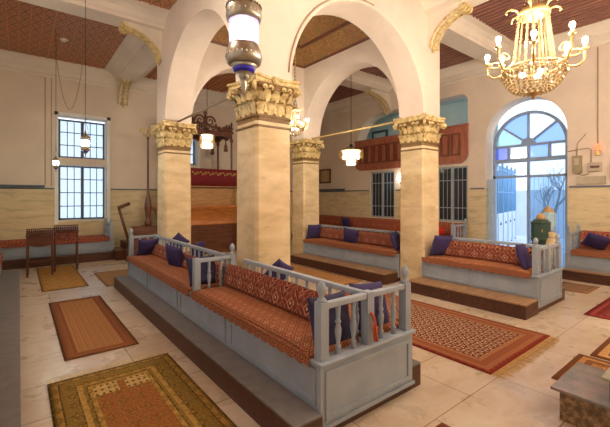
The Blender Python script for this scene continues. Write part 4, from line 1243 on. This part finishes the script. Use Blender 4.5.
# ------------------------------------------------------------------ lamps
E_bulb = emit('warm_bulb', (255, 239, 218), 620)
E_inner = emit('dim_inner_bulb', (255, 232, 196), 30)
E_small = emit('small_warm_bulb', (255, 226, 176), 230)
E_lantern = emit('lantern_bulb', (255, 244, 232), 18)
def lampglass():
    m = NM('frosted_lilac_glass'); tr = m.node('ShaderNodeBsdfTransparent'); tr.inputs[0].default_value = lin(232, 228, 248)
    tl = m.node('ShaderNodeBsdfTranslucent'); tl.inputs[0].default_value = lin(222, 218, 246)
    df = m.node('ShaderNodeBsdfDiffuse'); df.inputs[0].default_value = lin(222, 218, 246)
    a = m.node('ShaderNodeMixShader'); a.inputs[0].default_value = .4; m.link(tl.outputs[0], a.inputs[1]); m.link(df.outputs[0], a.inputs[2])
    x = m.node('ShaderNodeMixShader'); x.inputs[0].default_value = .45; m.link(tr.outputs[0], x.inputs[1]); m.link(a.outputs[0], x.inputs[2])
    return m.done(x.outputs[0])
G_lamp = lampglass(); M_holedot = plain('lit_hole_dot', (250, 246, 240), .2)  # white dots stand for light shining through the band holes
E_shade = emit('lit_crystal_shade', (255, 232, 190), 5)
def crystal():
    m = NM('crystal'); p = m.bsdf(lin(176, 152, 112), .15, spec=.5, Transmission_Weight=.4)
    tl = m.node('ShaderNodeBsdfTranslucent'); tl.inputs[0].default_value = lin(190, 168, 128)
    x = m.node('ShaderNodeMixShader'); x.inputs[0].default_value = .3; m.link(p, x.inputs[1]); m.link(tl.outputs[0], x.inputs[2])
    return m.done(x.outputs[0])
M_crystal = crystal()
def chandelier(label, loc, s=1.0, nb=8, top=CEIL, name='crystal_chandelier', strands=20, detail=1, bulbmat=None):
    """loc = underside point; local z up"""
    t = thing(name, label, 'chandelier', loc)
    zt = top-loc[2]
    mb = MB(); z = 1.06*s; 
    mb.tube([(0,0,.30*s), (0,0,zt)], .008, 6)
    while z < zt-.06:
        mb.sph((0,0,z), .020, 6, (1,1,1.5)); z += .075
    mb.build('chain', M_brass, t, local=True)
    mb = MB()
    mb.lathe(0, 0, [(.04*s, .99*s), (.10*s, .95*s), (.15*s, .90*s), (.16*s, .86*s), (.14*s, .85*s), (.06*s, .9*s)], 20)
    for i in range(6):
        a = i*PI/3+.2
        pts = [(r*s*math.cos(a), r*s*math.sin(a), z*s) for r, z in ((.13, .88), (.17, .93), (.22, .945), (.26, .93), (.275, .90), (.26, .89))]
        mb.tube(pts, .014*s, 6, .6)
    mb.build('crown', M_brass, t, local=True)
    bs = .0135*s
    for i in range(8):
        a = 2*PI*i/8; mb = MB()
        for k in range(12):
            u = k/11; mb.bead(((.13-.10*u**.6)*s*math.cos(a), (.13-.10*u**.6)*s*math.sin(a), (.90+.32*u)*s), bs, 1.1)
        mb.build('upper_strand', M_crystal, t, local=True)
    for i in range(strands):
        a = 2*PI*i/strands; mb = MB(); n = int(30*detail)+4
        for k in range(n):
            u = k/(n-1); r = (.14+.05*u+.015*u*u)*s; mb.bead((r*math.cos(a), r*math.sin(a), (.86-.57*u)*s), bs, 1.1)
        mb.build('bead_strand', M_crystal, t, local=True)
    mb = MB()
    for k in range(11):
        u = k/10; r = (.275*math.cos(u*PI/2*.86)+.02)*s; z = (.28-.25*math.sin(u*PI/2))*s; n = max(8, int(r/(bs*1.55)*PI/1.3*detail))
        for i in range(n):
            a = 2*PI*i/n+k*.3; mb.bead((r*math.cos(a), r*math.sin(a), z), bs*1.15, 1.5)
    # swags and drops round the rim
    n = 20
    for i in range(n):
        a = 2*PI*i/n
        for j in range(6):
            b_ = a+2*PI/n*j/6; mb.bead((.295*s*math.cos(b_), .295*s*math.sin(b_), (.28-.07*math.sin(PI*j/6))*s), bs*.9)
        mb.bead((.305*s*math.cos(a), .305*s*math.sin(a), .22*s), bs*1.2, 2.2)
    mb.build('bead_bowl', M_crystal, t, local=True)
    R_ = .275*s
    mb = MB(); mb.tube([(R_*math.cos(i*PI/16), R_*math.sin(i*PI/16), .29*s) for i in range(33)], .016*s, 6); mb.build('rim_ring', M_brass, t, local=True)
    mb = MB(); mb.lathe(0, 0, [(0, -.05*s), (.02*s, -.03*s), (.015*s, -.01*s), (.05*s, .0), (.08*s, .02*s), (.07*s, .03*s), (0, .035*s)], 12); mb.build('bottom_finial', M_brass, t, local=True)
    for i in range(nb):
        a = 2*PI*i/nb+.35; up = .06 if i % 2 else 0
        ca, sa = math.cos(a), math.sin(a)
        mb = MB(); mb.tube([(r*s*ca, r*s*sa, z*s) for r, z in ((.27, .29), (.33, .25), (.39, .25), (.44, .30+up), (.445, .40+up))], .013*s, 6)
        mb.lathe(.445*s*ca, .445*s*sa, [(.01*s, .39*s+up*s), (.04*s, .42*s+up*s), (.018*s, .425*s+up*s), (.018*s, .47*s+up*s)], 10)
        # leaf scroll on the arm
        mb.tube([((.36+.05*math.cos(k*.5))*s*ca, (.36+.05*math.cos(k*.5))*s*sa, (.38+.05*math.sin(k*.5)*(1-k/16))*s) for k in range(14)], .010*s, 5)
        ar = mb.build('arm', M_brass, t, local=True)
        mb = MB(); mb.sph((.445*s*ca, .445*s*sa, (.498+up)*s), .024*s, 10, (1,1,1.25)); mb.build('bulb', bulbmat or E_bulb, ar, local=True)
    # inner bulbs in the bowl
    for i in range(3):
        a = 2*PI*i/3; mb = MB(); mb.sph((.10*s*math.cos(a), .10*s*math.sin(a), .23*s), .028*s, 8); mb.build('inner_bulb', E_inner, t, local=True)
    return t
chandelier('large crystal chandelier with bead strands and bare bulbs, before the arched glass door', (4.45, 1.58, 2.82), 1.02, strands=16)
chandelier('crystal chandelier half hidden behind the nearest pillar', (4.56, 6.12, 2.98), .62, 8, 5.5, strands=12, detail=.6)
def drum(name, label, loc, tiers, top, prism=.022):
    """tiers: (radius, z top, z bottom)"""
    t = thing(name, label, 'chandelier', loc)
    zt = tiers[0][1]
    mb = MB(); mb.tube([(0,0,zt+.02), (0,0,top-loc[2])], .008, 6); mb.lathe(0, 0, [(.02, zt+.02), (.05, zt+.06), (.02, zt+.10), (.05, zt+.16), (.02, zt+.2)], 10)
    for a in range(4): mb.tube([(tiers[0][0]*math.cos(a*PI/2), tiers[0][0]*math.sin(a*PI/2), zt), (.02*math.cos(a*PI/2), .02*math.sin(a*PI/2), zt+.14)], .006, 5)
    mb.build('chain', M_iron, t, local=True)
    for r, z1, z0 in tiers:
        mb = MB(); mb.lathe(0, 0, [(r-.012, z1-.012), (r+.008, z1-.012), (r+.008, z1+.012), (r-.012, z1+.012)], 24); mb.build('brass_ring', M_brass, t, local=True)
        mb = MB(); n = int(2*PI*r/.05)
        for i in range(n):
            a = 2*PI*i/n; mb.bead((r*math.cos(a), r*math.sin(a), (z0+z1)/2), prism, (z1-z0)/2/prism)
        mb.build('crystal_prisms', M_crystal, t, local=True)
        mb = MB(); mb.lathe(0, 0, [(0, z0+.03), (r*.72, z0+.03), (r*.74, z1-.02), (0, z1-.02)], 14); mb.build('lit_shade', E_shade, t, local=True)
    return t
drum('crystal_chandelier', 'small glowing two-tier crystal drum chandelier hanging by the gallery parapet', (7.55, 7.42, 2.58), ((.34, .46, .20), (.17, .21, .02)), CEIL, .026)
drum('crystal_lamp', 'glowing crystal drum lamp hanging in front of the pulpit canopy', (3.95, 9.24, 2.92), ((.185, .44, .06),), CEIL)

# silver and glass hanging lanterns
def lantern(label, loc, s, top, strength_mat):
    """loc = bottom tip"""
    t = thing('hanging_lantern', label, 'lantern', loc)
    L = lambda pr: [(r*s, z*s) for r, z in pr]
    mb = MB(); mb.lathe(0, 0, L([(0, 0), (.012, .01), (.016, .05), (.03, .09), (.02, .12), (.035, .15), (.05, .17), (.045, .185), (.075, .20), (.09, .22), (.10, .25), (.12, .27)]), 24); mb.build('drop_finial', M_steel, t, local=True)
    mb = MB(); mb.lathe(0, 0, L([(.12, .271), (.150, .285), (.163, .33), (.163, .37), (.150, .41), (.138, .43), (.135, .45), (.125, .45), (.12, .3)]), 32)
    mb.mi = 1
    for i in range(26):
        a = 2*PI*i/26; mb.sph((.161*s*math.cos(a), .161*s*math.sin(a), .35*s), .010*s, 6, (1,1,1.3))
    mb.build('lower_band', [M_steel, M_holedot], t, local=True)
    mb = MB(); mb.lathe(0, 0, L([(.130, .452), (.133, .55), (.136, .66), (.12, .66), (.118, .455)]), 32); mb.build('lit_glass', strength_mat or G_lamp, t, local=True)
    if strength_mat is None:
        mb = MB(); mb.sph((0,0,.55*s), .05*s, 12, (1,1,1.4)); mb.build('bulb', E_lantern, t, local=True)
        mb = MB(); mb.lathe(0, 0, L([(.03, .452), (.03, .50), (0, .501)]), 10); mb.build('bulb_socket', M_steel, t, local=True)
    mb = MB(); mb.lathe(0, 0, L([(.128, .662), (.150, .67), (.160, .70), (.160, .76), (.150, .79), (.125, .83), (.10, .86), (.06, .90), (.03, 1.0), (.02, 1.05)]), 32)
    for i in range(32):
        a = 2*PI*i/32; mb.sph((.155*s*math.cos(a), .155*s*math.sin(a), .795*s), .012*s, 5)
    mb.mi = 1
    for i in range(22):
        a = 2*PI*i/22; mb.sph((.157*s*math.cos(a), .157*s*math.sin(a), .73*s), .009*s, 6)
    mb.build('upper_band', [M_steel, M_holedot], t, local=True)
    mb = MB(); mb.lathe(0, 0, L([(.08, .203), (.097, .222), (.103, .245), (.1, .247)]), 24); mb.build('blue_glass_ring', BLUE, t, local=True)
    mb = MB(); mb.tube([(0,0,1.04*s), (0,0,top-loc[2])], .008*max(s, .6), 6)
    for i in range(3):
        a = 2*PI*i/3+.4; mb.tube([(.15*s*math.cos(a), .15*s*math.sin(a), .78*s), (.02*s*math.cos(a), .02*s*math.sin(a), 1.5*s)], .007*s, 5)
    mb.build('chains', M_iron, t, local=True)
    return t
m = NM('cobalt_glass'); BLUE = m.done(m.bsdf(lin(50, 40, 190), .15, spec=.7))
lantern('large silver and glass hanging lantern in front of the nearest pillar', (1.56, 2.85, 2.595), .98, CEIL, None)
lantern('silver hanging lantern in front of the tall far window', (.93, 7.5, 2.40), .46, CEIL, emit('lit_small_lantern', (255, 240, 220), 110))
lantern('small hanging oil lamp left of the tall far window', (.64, 9.68, 2.25), .36, CEIL, emit('lit_oil_lamp', (240, 255, 232), 110))
# unseen lamps added to brighten the room, behind and beside the viewpoint
chandelier('unseen crystal chandelier added for fill light in the bay behind the viewpoint', (4.45, -1.0, 3.0), .8, 8, CEIL, strands=8, detail=.4)
chandelier('unseen crystal chandelier added for fill light in the near right corner, behind the stone steps', (8.2, -.7, 3.0), .8, 8, CEIL, strands=8, detail=.4)
lantern('unseen silver hanging lantern added for fill light high in the left aisle, nearest the viewpoint', (.6, 3.6, 3.95), .8, CEIL, emit('added_fill_lantern', (255, 242, 224), 150))
# wall sconce
t = thing('wall_sconce', 'small lit wall sconce between the gallery windows', 'lamp', (XR, 7.36, 2.2))
mb = MB(); mb.box(XR-.02, XR-.001, 7.31, 7.41, 2.1, 2.3, .005); mb.tube([(XR-.01, 7.36, 2.16), (XR-.10, 7.36, 2.13), (XR-.13, 7.36, 2.2)], .012, 6); mb.build('bracket_arm', M_iron, t)
mb = MB(); mb.lathe(XR-.13, 7.36, [(.0, 2.2), (.06, 2.22), (.085, 2.30), (.07, 2.40), (.03, 2.44)], 14); mb.build('glass_shade', emit('lit_sconce_glass', (255, 244, 226), 9), t)

# ceiling rose with a small lamp on the left ceiling
mb = MB(); mb.lathe(.84, 10.3, [(0, CEIL-.06), (.03, CEIL-.06), (.06, CEIL-.035), (.085, CEIL-.02), (.09, CEIL-.001)], 20)
single('ceiling_rose', mb, M_white, 'small white round ceiling rose on the brown left ceiling', 'ceiling rose', (.84, 10.3, CEIL))

# ------------------------------------------------------------------ wall fittings
t = thing('framed_picture', 'small framed picture with dark frame on the far right wall', 'picture', (XR, 11.16, 2.25))
mb = MB(); mb.slab([rect(10.82, 11.50, 2.26, 2.84), rect(10.88, 11.44, 2.32, 2.78)], mapX, XR-.03, XR-.001); mb.build('frame', wood('dark_frame', (88, 66, 40), (60, 42, 26)), t)
mb = MB(); mb.box(XR-.015, XR-.004, 10.88, 11.44, 2.32, 2.78); mb.build('picture_sheet', speckle('aged_paper', (150, 124, 84), (178, 152, 108), (196, 172, 128), 5), t)
mb = MB(); mb.tube([(XR-.01, 11.0, 2.84), (XR-.01, 11.16, 3.0), (XR-.01, 11.32, 2.84)], .006, 5); mb.build('hanging_cord', M_cable, t)
t = thing('control_box', 'oblong grey box on the wall just right of the arched door', 'box', (XR, 2.60, 2.2))
mb = MB(); mb.slab([rounded(2.52, 2.69, 2.22, 2.62, .06, bottom=True)], mapX, XR-.09, XR-.002); mb.build('housing', plain('olive_grey_plastic', (150, 138, 108), .5), t)
mb = MB(); mb.box(XR-.096, XR-.091, 2.56, 2.65, 2.42, 2.56); mb.build('cover_plate', M_greybox, t)
t = thing('junction_box', 'square pale electrical box on the right wall below the red lamp', 'box', (XR, 2.28, 2.26))
mb = MB(); mb.box(XR-.08, XR-.002, 2.17, 2.39, 2.26, 2.45, .008); mb.build('housing', M_greybox, t)
mb = MB(); mb.box(XR-.086, XR-.081, 2.20, 2.36, 2.33, 2.38); mb.build('cover_strip', M_brown, t)
t = thing('alarm_lamp', 'small red alarm lamp above the square electrical box', 'lamp', (XR, 2.23, 2.70))
mb = MB(); mb.box(XR-.06, XR-.002, 2.19, 2.27, 2.60, 2.72, .005); mb.build('lamp_base', M_brass, t)
mb = MB(); mb.lathe(XR-.035, 2.23, [(.04, 2.721), (.045, 2.76), (.035, 2.82), (0, 2.84)], 12); mb.build('red_dome', emit('lit_red_dome', (255, 84, 50), 2.2), t)
mb = MB(); mb.box(XR-.07, XR-.002, 1.85, 2.02, 2.1, 2.4, .01); single('meter_box', mb, M_greybox, 'grey meter box at the right edge above the dado rail', 'box', (XR, 1.93, 2.1))
mb = MB(); mb.box(XR-.05, XR-.002, 2.1, 2.62, 1.98, 2.16, .01); single('cable_trunking', mb, M_greybox, 'pale cable trunking panel below the electrical boxes', 'trunking', (XR, 2.36, 1.98))
def cable(label, pts, r=.010, origin=None):
    return single('cable', MB().tube(pts, r, 6), M_cable, label, 'cable', origin or pts[0])
xw = XR-.012
cable('cable running from the door arch to the junction box', [(xw, 2.79, 2.74), (xw, 2.40, 2.78), (xw, 2.36, 2.74), (xw, 2.36, 2.46)])
cable('vertical cable from the cornice to the red alarm lamp', [(xw, 2.24, 4.95), (xw, 2.24, 4.0), (xw, 2.24, 2.86)])
cable('loop of cable between the two grey wall boxes', [(xw, 2.60, 2.21), (xw, 2.50, 2.185), (xw, 2.42, 2.20), (xw, 2.385, 2.30)])
cable('vertical cable from the cornice to the oblong grey box', [(xw, 2.62, 2.63), (xw, 2.61, 2.9), (xw, 2.45, 3.1)])
yw = YF-.012
cable('vertical cable on the far wall, left of the double cable', [(.56, yw, 4.97), (.56, yw, 3.4), (.56, yw, 2.03)], .010)
cable('vertical cable on the far wall beside the window surround', [(.70, yw, 4.97), (.70, yw, 3.4), (.70, yw, 2.0)], .008)
# slack cable loop on the far wall below the ceiling
cable('slack looped cable hanging from the ceiling above the tall window', [(.70+.62*u, 10.9, CEIL-.02-1.5*(1-(2*u-1)**2)) for u in [i/24 for i in range(25)]], .009)
cable('slack chain loop hanging from the ceiling near the left bracket', [(.98+.5*u, 8.6, CEIL-.02-1.0*(1-(2*u-1)**2)) for u in [i/20 for i in range(21)]], .010) if False else None
# conduit following the near arch
cxa = (X2+PX[1])/2; ra = CROWN_R+.055
pts = [(cxa-ra*math.cos(PI*i/40), PY[0]-.012, CAPZ1+ra*math.sin(PI*i/40)) for i in range(1, 22)]
cable('thin cable following the edge of the large near arch', pts, .012)

# ------------------------------------------------------------------ alms box and small objects by the door
t = thing('alms_box', 'dark green octagonal alms box with domed tan top in front of the door', 'alms box', (7.5, 2.5, 0))
oc = lambda r: [(r*math.cos(PI/8+i*PI/4), r*math.sin(PI/8+i*PI/4)) for i in range(8)]
t.location = (7.91, 2.68, 0)
mb = MB(); mb.loft(oc(.13), [(0, 1.4), (.05, 1.4), (.09, .8), (.62, .8), (.66, 1.1)], 0, 0); mb.build('pedestal', M_green, t, local=True)
mb = MB(); mb.loft(oc(.160), [(.661, .75), (.70, .8), (.80, .8), (.86, 1.0), (.90, 1.05), (.93, 1.0), (1.18, 1.0), (1.21, 1.08), (1.24, .9), (1.27, .62)], 0, 0); mb.build('box_body', M_green, t, local=True)
mb = MB(); mb.lathe(0, 0, [(.085, 1.271), (.08, 1.31), (.06, 1.35), (.03, 1.375), (.015, 1.39), (0, 1.40)], 16); mb.build('domed_top', M_tan, t, local=True)
mb = MB(); mb.sph((-.14, -.07, 1.06), .03, 8, (.5, .5, 1)); mb.build('keyhole_plate', M_brass, t, local=True)
t = thing('floor_lantern', 'pale glass floor lantern with tan dome, behind the green alms box', 'lantern', (8.55, 2.76, 0))
mb = MB(); mb.loft(oc(.12), [(0, 1.3), (.05, 1.3), (.09, .6), (.95, .6), (1.0, 1.2), (1.03, 1.2)], 0, 0); mb.build('stand', M_frame_blue, t, local=True)
mb = MB(); mb.loft(oc(.13), [(1.031, .8), (1.1, 1.0), (1.36, 1.0), (1.39, .9)], 0, 0); mb.build('glass_body', plain('pale_blue_glazed_body', (170, 208, 226), .15), t, local=True)
mb = MB(); mb.lathe(0, 0, [(.105, 1.391), (.095, 1.42), (.07, 1.46), (.04, 1.49), (.02, 1.51), (0, 1.52)], 16); mb.build('domed_top', M_tan, t, local=True)
t = thing('cloth_sack', 'beige tied sack standing beside the green alms box', 'sack', (7.64, 2.40, 0))
mb = MB(); mb.lathe(0, 0, [(0, .0), (.11, .01), (.125, .1), (.12, .5), (.11, .78), (.085, .92), (.05, .97), (.07, 1.03), (.05, 1.06)], 14); mb.build('sack_body', M_ivory, t, local=True)
mb = MB(); mb.tube([(.06*math.cos(i*PI/8), .06*math.sin(i*PI/8), .965) for i in range(17)], .012, 6); mb.build('tie_cord', M_cable, t, local=True)

# ------------------------------------------------------------------ camera, world, daylight
cam = bpy.data.cameras.new('camera'); co = bpy.data.objects.new('camera', cam); C.objects.link(co)
cam.sensor_width = 36; cam.lens = 362.7/610*36; cam.shift_y = -16.5/610; cam.clip_start = .05
co.location = (0, 0, EYE); co.rotation_euler = (PI/2, 0, -math.radians(38.26))
sc = bpy.context.scene; sc.camera = co
w = bpy.data.worlds.new('sky'); sc.world = w; w.use_nodes = True
nt = w.node_tree; bg = nt.nodes['Background']
bg.inputs[0].default_value = lin(212, 228, 248); bg.inputs[1].default_value = 1.0
sc.view_settings.view_transform = 'Standard'; sc.view_settings.look = 'None'
sc.view_settings.exposure = EXPO; sc.view_settings.gamma = 1; sc.view_settings.use_curve_mapping = False
cy_ = sc.cycles
cy_.use_denoising = True; cy_.sample_clamp_indirect = 4; cy_.max_bounces = 10; cy_.diffuse_bounces = 6; cy_.transparent_max_bounces = 16; cy_.caustics_reflective = False; cy_.caustics_refractive = False
